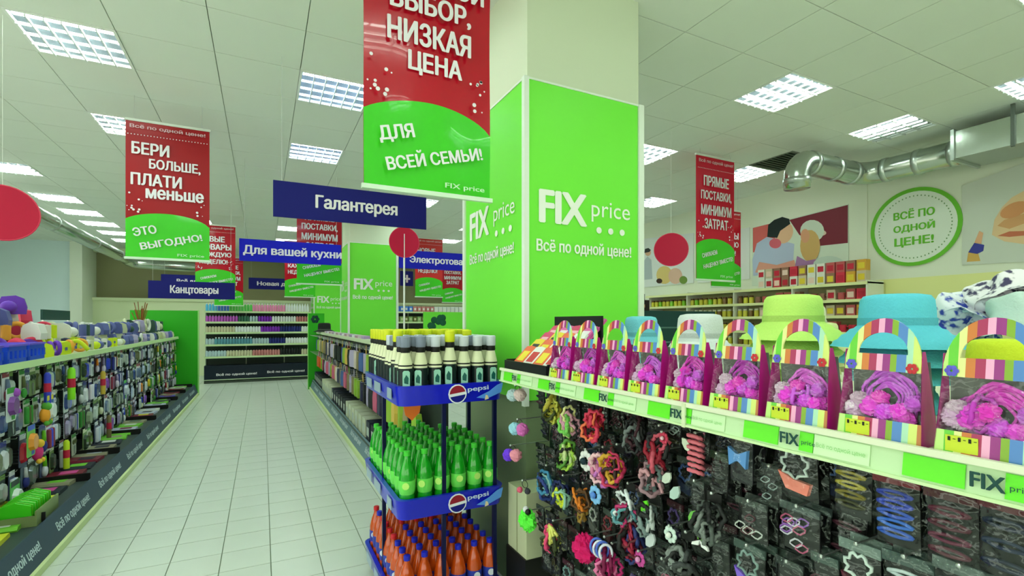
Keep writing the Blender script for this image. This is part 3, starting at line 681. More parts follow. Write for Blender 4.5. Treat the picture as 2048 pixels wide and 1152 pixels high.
# goods lying on the base shelf
rn = random.Random(5)
BC = [((214, 222, 214), 'white'), ((60, 90, 70), 'dark green'), ((120, 30, 50), 'dark red'), ((70, 60, 170), 'violet'), ((120, 200, 60), 'lime'), ((190, 200, 220), 'pale blue'), ((40, 48, 60), 'charcoal'), ((150, 150, 120), 'beige'), ((210, 70, 150), 'pink'), ((226, 226, 60), 'yellow')]
pk = MB().prism([(-.09, 0), (.09, 0), (.095, .012), (.08, .03), (-.08, .03), (-.095, .012)], -.14, .14).mesh(); pkl = MB().box(-.05, .05, -.09, .03, .0305, .032).mesh()
c = 0; y = 12.5
while y > 3.7:
    col, nm = BC[rn.randrange(8)] if y > 5.2 else BC[rn.choice((4, 8, 9, 0, 4))]
    r = inst('flat_pack', '%s flat pack lying on the left base shelf, %s from the green end panel' % (nm, ordn(c)), 'product pack', (-1.58, y, .226), [('packet', pk, M(col, .35)), ('label_print', pkl, M(rn.choice(BC)[0], .4))], rot=(0, 0, PI / 2 + rn.uniform(-.2, .2)), group='flat packs on the left base shelf')
    r.rotation_euler = (0, rn.uniform(.0, .0), PI / 2 + rn.uniform(-.12, .12)); y -= .26; c += 1
# tray with green packets near the camera
gt = root('packet_tray', 'olive tray filled with upright bright green packets, low on the left rack', 'display tray', onX(110, 985, -1.47))
gt.location.z = .2262; gt.location.y = 4.62
put('tray', MB().box(-.11, .11, -.2, .2, 0, .01).box(.1, .11, -.2, .2, .01, .10).box(-.11, -.1, -.2, .2, .01, .06).box(-.1, .1, -.2, -.19, .01, .07).box(-.1, .1, .19, .2, .01, .07).mesh(), M((122, 140, 90), .5), gt)
gp = MB().prism([(-.09, 0), (.08, 0), (.08, .13), (.0, .16), (-.09, .13)], -.004, .004).mesh()
for k in range(14): put('green_packet', gp, M((70 + 30 * (k % 2), 214, 40), .35), gt, (0, -.17 + k * .026, .012), (.16, 0, .05 * (k % 3 - 1)))
# goods on the left top shelf
TOPC = [((40, 70, 200), 'blue'), ((110, 60, 190), 'purple'), ((206, 226, 40), 'yellow green'), ((214, 60, 90), 'crimson'), ((230, 232, 226), 'white'), ((90, 100, 160), 'slate blue'), ((240, 170, 60), 'orange'), ((60, 90, 80), 'dark green'), ((170, 160, 200), 'lilac'), ((200, 206, 170), 'straw')]
def crate(w, d, h, hole=True):
    m = MB().box(-w / 2, w / 2, -d / 2, d / 2, 0, .01)
    for sx in (-1, 1): m.box(sx * w / 2 - .006, sx * w / 2 + .006, -d / 2, d / 2, .01, h)
    for sy in (-1, 1):
        y_ = sy * d / 2
        m.box(-w / 2, w / 2, y_ - .005, y_ + .005, .01, h * .3); m.box(-w / 2, w / 2, y_ - .005, y_ + .005, h * .75, h)
        for q in range(5): x = -w / 2 + w * q / 4; m.box(x - .018, x + .018, y_ - .005, y_ + .005, h * .3, h * .75)
    return m.mesh()
for k, (y, z, lab) in enumerate(((5.0, 1.291, 'blue perforated basket at the near end of the left top shelf'), (5.36, 1.291, 'blue basket standing second on the left top shelf'), (4.6, 1.291, 'blue basket cut by the left edge of the picture'))):
    inst('plastic_basket', lab, 'basket', (-1.80, y, z), [('basket_body', crate(.3, .3, .13), M((30, 76, 206), .4)), ('rim', MB().box(-.16, .16, -.16, -.145, .13, .145).box(-.16, .16, .145, .16, .13, .145).box(-.16, -.145, -.145, .145, .13, .145).box(.145, .16, -.145, .145, .13, .145).mesh(), M((110, 90, 220), .4))], PI / 2)
ringt = MB().ring((0, 0, .07), .055, .018, (0, 0, 0), 20, 8).mesh(True)
arch_t = MB().sweep([(-.1 + .2 * i / 10, 0, .02 + .1 * math.sin(PI * i / 10)) for i in range(11)], .02, 8).mesh(True)
roll = MB().lathe([(.03, 0), (.03, .11), (.012, .112), (.012, .115)], 12).mesh('auto')
ballt = MB().ball((0, 0, .045), .045, 12, 8).mesh(True)
pouch = MB().prism([(-.07, 0), (.07, 0), (.075, .05), (.06, .11), (.02, .13), (-.05, .12), (-.075, .05)], -.03, .03).mesh()
kinds = [('toy_ring', ringt, 'toy'), ('toy_arch', arch_t, 'toy'), ('paper_roll', roll, 'roll'), ('toy_ball', ballt, 'ball'), ('pouch_pack', pouch, 'product pack')]
rn = random.Random(9); c = 0; y = 5.72
while y < 12.6:
    for lane in range(3):
        if y < 6.9: ki = rn.choice((0, 1, 3, 4)); ci = rn.choice((1, 2, 3, 6, 2, 1))
        elif y < 8.2: ki = rn.choice((2, 2, 3)); ci = rn.choice((4, 4, 2, 9, 5))
        else: ki = rn.choice((2, 4, 4, 3, 0)); ci = rn.choice((4, 5, 7, 8, 9, 5))
        nm, me, ct = kinds[ki]; col, cn = TOPC[ci]
        o = root(nm, '%s %s, left top shelf, lane %s from rail, %s along from baskets' % (cn, nm.replace('_', ' '), ('one', 'two', 'three')[lane], ordn(c)), ct, (-1.72 - lane * .17, y + rn.uniform(-.03, .03), 1.291), rn.uniform(0, 3), 'small goods on the left top shelf')
        put('body', me, M(col, .5), o)
        put('tag', MB().box(-.015, .015, -.034, -.032, .04, .07).mesh() if c < 1 else cm('tag', lambda: MB().box(-.015, .015, -.034, -.032, .04, .07).mesh()), M(TOPC[(ci + 3) % 10][0], .5), o)
        if lane >= 1: o.scale = (1.25,) * 3
        if lane >= 1 and y > 5.9:
            nm, me, ct = kinds[rn.choice((2, 3, 4, 4, 0))]; col, cn = TOPC[rn.choice((4, 5, 8, 9, 5, 7) if y > 7 else (4, 3, 2, 6, 2))]
            o = root(nm, '%s %s, second layer of left top shelf, lane %s, %s from baskets' % (cn, nm.replace('_', ' '), ('one', 'two', 'three')[lane], ordn(c)), ct, (-1.72 - lane * .17, y + rn.uniform(-.05, .05), 1.291 + .15), rn.uniform(0, 3), 'small goods on the left top shelf')
            put('body', me, M(col, .5), o, scale=(1.2, 1.2, 1.2 if y < 10.2 else 1.6))
    y += .17; c += 1
# tall heap at the left edge, on the far half of the top shelf
hr = random.Random(2)
for k in range(40):
    col, cn = TOPC[hr.choice((3, 4, 5, 1, 7, 0, 3, 8))]
    nm, me, ct = kinds[hr.choice((3, 4, 4, 1, 3))]
    lev = k // 10; q = k % 10
    if q > 9 - lev * 1.5: continue
    o = root(nm, '%s %s heaped behind the baskets, layer %s, %s from the near end' % (cn, nm.replace('_', ' '), ('one', 'two', 'three', 'four')[lev], ordn(q)), ct, (-2.2 + hr.uniform(-.06, .06), 5.75 + q * .19 + hr.uniform(-.03, .03), 1.291 + lev * .13), hr.uniform(0, 3), 'heap behind the baskets')
    put('body', me, M(col, .5), o, scale=(1.4, 1.4, 1.4))
v = onX(192, 646, -2.3)
r = root('shelf_sign', 'dark green narrow sign strip standing on the left top shelf', 'sign', (-2.25, 7.9, 1.29)); put('board', MB().box(-.01, .01, -.45, .45, .34, .46).mesh(), M((20, 66, 60), .5), r); put('post', MB().box(-.01, .01, -.42, -.4, 0, .34).box(-.01, .01, .4, .42, 0, .34).mesh(), METAL, r)
r = root('twig_bunch', 'bunch of brown and pink twigs on the left top shelf near the green panel', 'decoration', (-1.95, 10.9, 1.291))
put('vase', MB().lathe([(.05, 0), (.07, .08), (.05, .15)], 12).mesh(True), M((180, 90, 110), .4), r)
tw = MB(); hr = random.Random(4)
for k in range(22): a = hr.uniform(0, 2 * PI); e = hr.uniform(.03, .14); tw.tube((0, 0, .12), (e * math.cos(a), e * math.sin(a), hr.uniform(.32, .48)), .006, 4)
put('twigs', tw.mesh(), M((150, 96, 50), .7), r, kind='stuff'); r.scale = (1, 1, 1.45)

# ------------------------------------------------------------------ bottles
def lathe_part(name, prof, mat, n=14): return (name, cm((name, tuple(prof), n), lambda: MB().lathe(prof, n).mesh('auto')), mat)
def dairy_bottle(cap, s=1.0):
    return [lathe_part('body', [(.034, 0), (.036, .01), (.036, .175), (.034, .188), (.021, .24), (.018, .262)], M((222, 226, 190), .3, coat=.3)),
            lathe_part('label', [(.0368, .015), (.0368, .16)], M((16, 34, 34), .35)), lathe_part('label_band', [(.0366, .17), (.0366, .177)], M((14, 20, 20), .4)),
            ('label_badge', cm('badge', lambda: MB().prism(rbox(.036, 0, .065, .15, .2), -.039, -.037).mesh()), M((150, 206, 186), .4), [('badge_mark', cm('badgem', lambda: MB().prism([(-.01, .09), (.01, .085), (.012, .115), (0, .13), (-.011, .11)], -.0402, -.039).mesh()), M((14, 90, 80), .4))]),
            lathe_part('collar', [(.023, .236), (.026, .244), (.024, .262)], BLACK, 12), lathe_part('cap', [(.024, .262), (.027, .266), (.027, .312), (.023, .316)], M(cap, .35), 12)]
def soda_bottle(body, capc, lab, badge):
    g = M(body, .12, coat=.6, trans=.35)
    return [lathe_part('body', [(.034, 0), (.04, .012), (.041, .06), (.037, .1), (.042, .15), (.041, .19), (.03, .235), (.016, .27), (.014, .29)], g),
            lathe_part('label', [(.0375, .095), (.0425, .118), (.0428, .165)], M(lab, .35)), lathe_part('cap', [(.017, .285), (.0175, .288), (.0175, .308), (.015, .31)], M(capc, .35), 12),
            ('label_badge', cm('sbadge', lambda: MB().prism([(.018 * math.cos(2 * PI * i / 10), .142 + .018 * math.sin(2 * PI * i / 10)) for i in range(10)], -.045, -.0432).mesh()), M(badge, .4))]
# ------------------------------------------------------------------ display stand with three trays
SX0, SX1, SY0, SY1 = .60, 1.165, 2.42, 3.30
st = root('display_stand', 'three tier blue tray stand holding drink bottles in the aisle', 'display stand', (SX0, SY0, 0))
TB = M((16, 26, 196), .3, coat=.4); TZ = [.10, .63, 1.195]
Wd, Dp = SX1 - SX0, SY1 - SY0
def rr(x0, x1, y0, y1, c, n=5):
    pts = []
    for (cx, cy, a0) in ((x1 - c, y1 - c, 0), (x0 + c, y1 - c, PI / 2), (x0 + c, y0 + c, PI), (x1 - c, y0 + c, 3 * PI / 2)):
        for i in range(n + 1): a = a0 + PI / 2 * i / n; pts.append((cx + c * math.cos(a), cy + c * math.sin(a)))
    return pts
for ti, z in enumerate(TZ):
    outer = rr(0, Wd, 0, Dp, .05); n = len(outer); inner = rr(.012, Wd - .012, .012, Dp - .012, .04); out2 = rr(-.012, Wd + .012, -.012, Dp + .012, .055)
    m = MB(); m.prism(inner, 0, .008, 'xy')
    vs = [(x, y, -.012) for x, y in outer] + [(x, y, .088) for x, y in out2] + [(x, y, .088) for x, y in inner] + [(x, y, .0) for x, y in inner]
    m.add(vs, [(k * n + i, k * n + (i + 1) % n, (k + 1) * n + (i + 1) % n, (k + 1) * n + i) for k in range(3) for i in range(n)])
    t = put('tray', m.mesh('auto'), TB, st, (0, 0, z))
    # emblem: round mark of red, white and blue, with lettering and a pale blue swoosh
    ex = Wd * .53
    circ = lambda r_, a0, a1, n_=14: [(ex + r_ * math.cos(a0 + (a1 - a0) * i / n_), .036 + r_ * math.sin(a0 + (a1 - a0) * i / n_)) for i in range(n_ + 1)]
    put('emblem', MB().prism(circ(.05, 0, 2 * PI), -.0175, -.013).mesh(), M((232, 236, 245), .3), t)
    put('emblem', MB().prism(circ(.043, .25, PI - .0), -.0185, -.0175).mesh(), M((150, 30, 50), .35), t)
    put('emblem', MB().prism(circ(.043, PI + .35, 2 * PI - .1), -.0185, -.0175).mesh(), M((20, 24, 130), .35), t)
    put('swoosh', MB().prism([(Wd * .72, .01), (Wd * .82, .0), (Wd * .97, .03), (Wd * .99, .08), (Wd * .93, .07), (Wd * .85, .04)], -.0165, -.013).mesh(), M((90, 150, 235), .35), t)
    text('pepsi', .12, .03, M((200, 215, 245), .4), t, (ex + .115, -.0175, .055), bold=.03, tilt=-.05)
    put('drop_mark', MB().prism([(Wd * .80, -.005), (Wd * .84, .0), (Wd * .83, .018), (Wd * .81, .022)], -.0185, -.0165).mesh(), M((226, 210, 170), .4), t)
    for (a, b) in ((.12, .22), (.42, .6), (.7, .86)):
        put('price_window', MB().box(-.0165, -.0125, Dp * a, Dp * b, .012, .066).mesh(), M((150, 172, 190), .3), t)
for (x, y) in ((.03, .03), (Wd - .03, .03), (.03, Dp - .03), (Wd - .03, Dp - .03)): pass
for (x, y) in ((Wd * .42, .022), (Wd * .93, .022), (.022, Dp * .5), (Wd - .022, Dp * .5), (Wd * .5, Dp - .022)):
    put('post', MB().box(x - .01, x + .01, y - .01, y + .01, 0, TZ[2] - .012).mesh(), M((14, 22, 70), .35, metal=.3), st)
for (x, y) in ((.06, .06), (Wd - .06, .06), (.06, Dp - .06), (Wd - .06, Dp - .06)):
    put('foot', MB().lathe([(.025, 0), (.025, .088)], 10, (x, y, 0)).mesh(), BLACK, st)
for i in range(7):
    for j in range(11):
        x = SX0 + .045 + i * .079; y = SY0 + .055 + j * .077
        cap = (206, 214, 224) if j < 5 and rn.random() < .8 else (214, 222, 40)
        if j < 4 and rn.random() < .3: cap = (130, 140, 160)
        inst('drink_bottle', 'cream bottle with %s cap, top tray, %s row back, %s from aisle side' % ({206: 'white', 214: 'yellow', 130: 'grey'}[cap[0]], ordn(j), ordn(i)), 'bottle', (x, y, TZ[2] + .009), dairy_bottle(cap), rn.uniform(-.3, .3) - .35, 'cream bottles on the top tray', scale=(1, 1, 1.03 if cap[0] != 214 else 1.12))
for lev, (body, caps, lab, badge, nm) in enumerate((((236, 92, 20), ((30, 40, 190), (210, 40, 50)), (46, 62, 170), (220, 226, 236), 'orange'), ((30, 190, 40), ((70, 200, 60), (50, 160, 50)), (110, 224, 90), (190, 240, 120), 'green'))):
    for i in range(6):
        for j in range(9):
            x = SX0 + .055 + i * .092; y = SY0 + .06 + j * .094
            if nm == 'green' and (x < 0 or (j > 6 and i > 3)): continue
            cp = caps[1] if (nm == 'orange' and (j > 4 or i == 0 and j > 2) and rn.random() < .8) else caps[0]
            inst('drink_bottle', '%s soda bottle, %s tray, %s row back, %s from aisle side' % (nm, 'bottom' if lev == 0 else 'middle', ordn(j), ordn(i)), 'bottle', (x, y, TZ[lev] + .009), soda_bottle(body, cp, lab, badge), rn.uniform(-.5, .5) - .3, '%s soda bottles' % nm)
# small orange price tag hanging under the top tray
r = root('price_card', 'orange and yellow card hanging under the top tray of the stand', 'card', onY(824, 818, SY0 + .1)); put('card', MB().prism([(-.05, .04), (.05, .04), (.04, -.02), (0, -.06), (-.035, -.03)], -.002, .002).mesh(), M((236, 120, 40), .4), r)

# ------------------------------------------------------------------ foreground rack on the right
FX = 1.05; FY1 = 2.2; FY0 = -1.0; FZ = 1.37
rackF = root('shop_rack', 'near right rack hung with dark hair accessory packs', 'shop rack', (1.5, FY1, 0)); oF = Vector((1.5, FY1, 0))
rp(rackF, oF, 'back_panel', MB().box(1.50, 1.53, FY0, FY1, .2, 1.34), M((10, 16, 14), .8))
rp(rackF, oF, 'top_shelf', MB().box(FX + .012, 2.0, FY0, FY1, FZ - .03, FZ), CREAM)
rp(rackF, oF, 'base_box', MB().box(1.36, 2.0, FY0, FY1, 0.06, .22), M((190, 200, 165), .6))
rp(rackF, oF, 'kick_board', MB().box(1.40, 1.98, FY0, FY1 - .03, 0, .06), BLACK)
rp(rackF, oF, 'far_side_panel', MB().box(1.97, 2.0, FY0, FY1, .22, 1.34), M((120, 150, 110), .6))
rp(rackF, oF, 'price_rail', MB().prism([(FX - .004, FZ - .052), (FX + .004, FZ - .055), (FX + .012, FZ + .002), (FX + .004, FZ + .004)], FY0, FY1, 'xz'), M((196, 228, 180), .35))
rp(rackF, oF, 'rail_lip', MB().box(FX - .008, FX + .004, FY0, FY1, FZ - .004, FZ + .008), M((226, 232, 206), .4))
rp(rackF, oF, 'rail_lip', MB().box(FX - .01, FX + .002, FY0, FY1, FZ - .058, FZ - .052), M((206, 232, 180), .4))
for q in range(12):
    y = FY1 - .16 - q * .335
    if y < FY0 + .2: break
    def ins(a, b, col, nm='price_strip'):
        put(nm, MB().prism([(FX - .0065, FZ - .048), (FX - .0045, FZ - .048), (FX + .0015, FZ - .008), (FX - .001, FZ - .008)], y - b, y - a, 'xz').mesh(), M(col, .35), rackF, -oF)
    ins(-.12, -.03, (100, 226, 40)); ins(.02, .05, (100, 226, 40)); ins(.052, .16, (206, 238, 190))
    text('FIX', .045, .024, M((20, 70, 66), .4), rackF, Vector((FX - .0085, y + .0, FZ - .027)) - oF, -PI / 2, bold=.05)
    text('price', .03, .012, M((20, 70, 66), .4), rackF, Vector((FX - .0085, y - .042, FZ - .03)) - oF, -PI / 2, bold=0)
    text('Всё по одной цене', .095, .011, M((130, 200, 110), .4), rackF, Vector((FX - .0085, y - .107, FZ - .028)) - oF, -PI / 2, bold=.0)
rp(rackF, oF, 'rail_joint', MB().box(FX - .012, FX - .006, 1.0, 1.012, FZ - .06, FZ + .006), M((214, 226, 190), .4))
bar_me = MB().box(-.006, .006, FY0 - FY1, 0, -.01, .01).mesh()
for z in (1.28, 1.08, .88, .68, .48): put('hanging_bar', bar_me, M((40, 46, 44), .5), rackF, (-.02, 0, z))
put('upright', MB().box(-.01, .03, -.04, 0, .06, 1.34).mesh(), M((60, 70, 62), .5), rackF)
hook2 = MB().tube((0, 0, 0), (0, .31, 0), .0028, 5).ball((0, -.002, 0), .0055, 8, 5).mesh()
def hang(name, label, cat, px, py, parts, X=1.17, s=1.0, group=None, back=0, bc=None, yaw=0.0):
    v = onX(px, py, X)
    o = inst(name, label, cat, v, parts, rot=(0, random.uniform(-.05, .05), -PI / 2 + yaw), group=group, scale=s)
    put('peg_hook', hook2, METAL, rackF, Vector((X - .012, v.y, v.z)) - oF, (0, 0, -PI / 2))
    for b in range(back):
        inst(name, label.replace('front', 'second' if b == 0 else 'third'), cat, v + Vector((.045 * (b + 1), .002 * b, 0)), bc or parts, rot=(0, random.uniform(-.05, .05), -PI / 2 + yaw), group=group, scale=s)
    return o
HG = 'hair accessories on the near right rack'
Gn, Yl, Pk, Rd, Bl, Wt, Li, Te, Co, Or, Bk = (110, 210, 60), (222, 214, 70), (226, 90, 140), (206, 40, 70), (60, 110, 210), (232, 236, 236), (150, 110, 210), (60, 130, 130), (236, 130, 120), (236, 140, 50), (20, 22, 22)
dk = (28, 30, 30)
scr = [
 (1113, 775, 'yellow green curly hair ties in the top row at the far end', [(206, 210, 90), (180, 170, 60), (60, 70, 30), dk], 7),
 (1148, 800, 'mixed green and pink hair ties, second cluster of top row', [(120, 200, 90), (206, 150, 170), (226, 230, 160), dk], 7),
 (1200, 805, 'crimson and coral hair ties hanging in the top row', [(214, 60, 90), (236, 120, 80), (180, 30, 60), dk], 9),
 (1142, 862, 'lime speckled hair ties in the second row', [(170, 214, 80), (90, 150, 60), (206, 226, 160), dk], 8),
 (1212, 893, 'pink and lilac soft hair ties in the second row', [(214, 130, 170), (190, 110, 190), (236, 190, 200), dk], 7),
 (1240, 888, 'mustard and rose hair ties beside the pink ones', [(206, 160, 50), (190, 50, 90), (60, 40, 40), dk], 7),
 (1098, 930, 'teal and blue patterned hair ties, third row at far end', [(60, 130, 170), (40, 60, 130), (150, 200, 200), dk], 8),
 (1132, 950, 'yellow and navy hair ties in the third row', [(206, 220, 50), (30, 40, 90), (150, 200, 180), dk], 7),
 (1172, 965, 'orange and brown hair ties in the third row', [(226, 130, 40), (90, 60, 30), (150, 120, 50), dk], 5),
 (1262, 965, 'white edged teal hair ties beside the green leaf clip', [(226, 236, 240), (90, 150, 160), (190, 50, 110), dk], 6),
 (1112, 1040, 'yellow dotted hair ties with pink buds in the bottom row', [(226, 226, 120), (60, 70, 40), (226, 70, 120), dk], 8),
 (1275, 1035, 'dark red and navy hair ties in the bottom row', [(150, 30, 60), (40, 50, 110), (90, 30, 40), dk], 7),
 (1325, 850, 'deep red bow ties in clear wrap, top row', [(150, 30, 50), (206, 90, 110), (40, 40, 44), dk], 6),
 (1320, 900, 'grey and rose hair ties under the red bows', [(150, 120, 130), (90, 110, 110), (200, 150, 160), dk], 6),
 (1310, 990, 'black and silver hair ties in the third row', [(120, 140, 140), (30, 34, 34), (180, 190, 190), dk], 6),
 (1275, 820, 'black hair ties with a silver thread in the top row', [(40, 44, 46), (110, 120, 120), (60, 30, 40), dk], 6),
 (1430, 985, 'black hair ties hanging beside the white pendant clip', [(36, 40, 40), (80, 90, 86), (120, 130, 126), dk], 6),
 (1378, 1062, 'dark grey ribbon ties above the bottom edge', [(60, 66, 66), (130, 140, 136), (30, 32, 32), dk], 6),
 (1230, 1085, 'magenta knotted ties at the bottom edge', [(200, 40, 120), (120, 20, 70), (226, 120, 170), dk], 6)]
for k, (px, py, lab, cols, n) in enumerate(scr):
    hang('hair_tie_bunch', lab, 'hair accessory', px, py, scrunch(k, [c for c in cols[:3] * 2 + cols[3:]], .034 if px < 1300 else .028, n + 5, .0068), X=1.15, group=HG)
def pom(c1, c2, r=.028, k=0):
    return [('elastic_loop', cm('el', lambda: MB().ring((0, 0, -.02), .018, .002, n=14, m=4).mesh(True)), M((30, 30, 34), .5)), ('pompom', shift(fuzzy(r, k, .1), (-.022, -.01, -.05)), M(c1, .9)), ('pompom', shift(fuzzy(r, k + 1, .1), (.024, -.006, -.045)), M(c2, .9))]
for k, (px, py, a, b, lab) in enumerate(((1035, 770, (180, 206, 214), (214, 190, 190), 'grey blue pompom hair tie topmost at the far rack end'), (1040, 838, (150, 206, 226), (214, 110, 190), 'sky blue and pink pompom hair tie'), (1026, 890, (110, 60, 226), (236, 150, 170), 'violet and rose pompom hair tie'), (1050, 960, (214, 90, 120), (60, 60, 70), 'small rose pompom hair tie low at the rack end'))):
    hang('pompom_tie', lab, 'hair accessory', px, py, pom(a, b, .03 if k < 3 else .014, k * 3), X=1.10, group='pompom ties at the rack end', yaw=.3)
pf = lambda r, col, k, nz=.22: ('pouf', shift(fuzzy(r, k, nz, n=22, m=16, sc=(1, .8, 1)), (0, -.02, -.045)), M(col, .8))
hang('net_pouf', 'bright lime net pouf with a little dark bead, bottom row', 'hair accessory', 1063, 1020, [pf(.047, (96, 236, 70), 3), ('bead', MB().ball((.0, -.03, .008), .015, 10, 7).mesh(True), M((220, 220, 226), .3)), ('bead', MB().ball((.02, -.03, .002), .014, 10, 7).mesh(True), M(Bk, .3))], X=1.12, group=HG)
hang('net_pouf', 'magenta curly net pouf at the bottom', 'hair accessory', 1177, 1070, [pf(.05, (206, 16, 100), 8, .2)], X=1.12, group=HG)
hang('ring_set', 'white and blue ring shaped ties beside the magenta pouf', 'hair accessory', 1215, 1072, [('hair_tie', MB().ring(((q - 1.5) * .018, -.03, -.04 - .004 * (q % 2)), .028, .005, (0, 0, 1.1), 20, 6, sx=.8).mesh(True), M((226, 230, 246) if q % 2 else (80, 110, 210), .4)) for q in range(4)], X=1.13, group=HG)
def daisy(c1, c2, r=.022, n=8):
    m = MB()
    for q in range(n): a = 2 * PI * q / n; m.ball((r * math.cos(a), -.01, -.035 + r * math.sin(a)), r * .52, 8, 5, sc=(1, .5, 1))
    return [('petals', m.mesh(True), M(c1, .6)), ('flower_centre', MB().ball((0, -.02, -.035), r * .5, 8, 6).mesh(True), M(c2, .5))]
for (px, py, a, b, lab, s) in ((1177, 898, Wt, (20, 50, 60), 'white daisy hair clip with a dark centre', 1.25), (1345, 1050, (206, 226, 220), (230, 236, 230), 'pale flower clip among silver clips', .8), (1195, 968, (130, 190, 240), (90, 140, 220), 'light blue flower clip in the third row', 1.1), (1330, 862, (200, 60, 90), (236, 200, 210), 'small red flower clip under the top row', .6), (1283, 1100, (190, 70, 150), (220, 150, 200), 'pink flower clip at the bottom edge', .8)):
    hang('flower_clip', lab, 'hair clip', px, py, daisy(a, b), X=1.12, s=s, group=HG)
leaf = MB().prism([(0, 0), (.014, -.012), (.018, -.03), (.01, -.048), (-.004, -.056), (-.014, -.04), (-.012, -.016)], -.012, -.006).mesh()
stem = MB().sweep([(0, -.006, 0), (.01, -.01, -.02), (.004, -.01, -.045)], .0022, 5).mesh(True)
for (px, py, col, lab, s, tw_) in ((1298, 1000, (110, 226, 50), 'bright green leaf clip in the third row', .9, .5), (1393, 1020, (120, 200, 90), 'small green leaf clip beside the white pendant', .8, .4), (1345, 945, (206, 220, 206), 'ivory ribbon clip above a pale clip', .9, .7), (1362, 972, (180, 206, 200), 'pale clip below the ivory ribbon clip', 1.0, .6), (1312, 1065, (196, 206, 210), 'long silver clip low in front', 1.1, .5), (1368, 875, (214, 226, 206), 'pale star shaped clip beside the pink ruffle', .8, -.7)):
    v = onX(px, py, 1.13); inst('leaf_clip', lab, 'hair clip', v, [('leaf', leaf, M(col, .45)), ('clip_stem', stem, M((190, 200, 190), .3, metal=.6))], rot=(0, tw_, -PI / 2), scale=s, group=HG)
v = onX(1405, 1040, 1.12); inst('pendant_clip', 'green stemmed pendant clip ending in two white petals', 'hair clip', v, [('petal', MB().prism([(0, -.055), (-.028, -.07), (-.03, -.078), (-.006, -.072)], -.012, -.006).mesh(), M(Wt, .5)), ('petal', MB().prism([(0, -.055), (.026, -.066), (.03, -.076), (.006, -.072)], -.012, -.006).mesh(), M(Wt, .5)), ('cord_loop', MB().sweep([(-.006, -.01, -.055), (-.014, -.01, -.025), (-.004, -.01, 0), (.01, -.01, -.02), (.006, -.01, -.055)], .0018, 5).mesh(True), M((120, 190, 70), .5))], -PI / 2, HG)
rf = MB()
for q in range(7): rf.ring((.003 * (q % 2), -.012, -.012 - q * .016), .017, .006, (1.2, 0, 0), 14, 5, wav=.22, k=6)
hang('ruffle_band', 'long salmon pink ruffled hair band', 'hair accessory', 1397, 865, [('ruffle', rf.mesh(True), M((226, 120, 136), .7)), ('header_card', strip_me(.04, .02), M(dk, .4))], X=1.14, s=1.05, group=HG)
bow = MB().prism([(-.03, .0), (-.004, -.014), (.004, -.014), (.03, 0), (.026, -.05), (.004, -.034), (-.004, -.034), (-.026, -.05)], -.02, -.008).mesh()
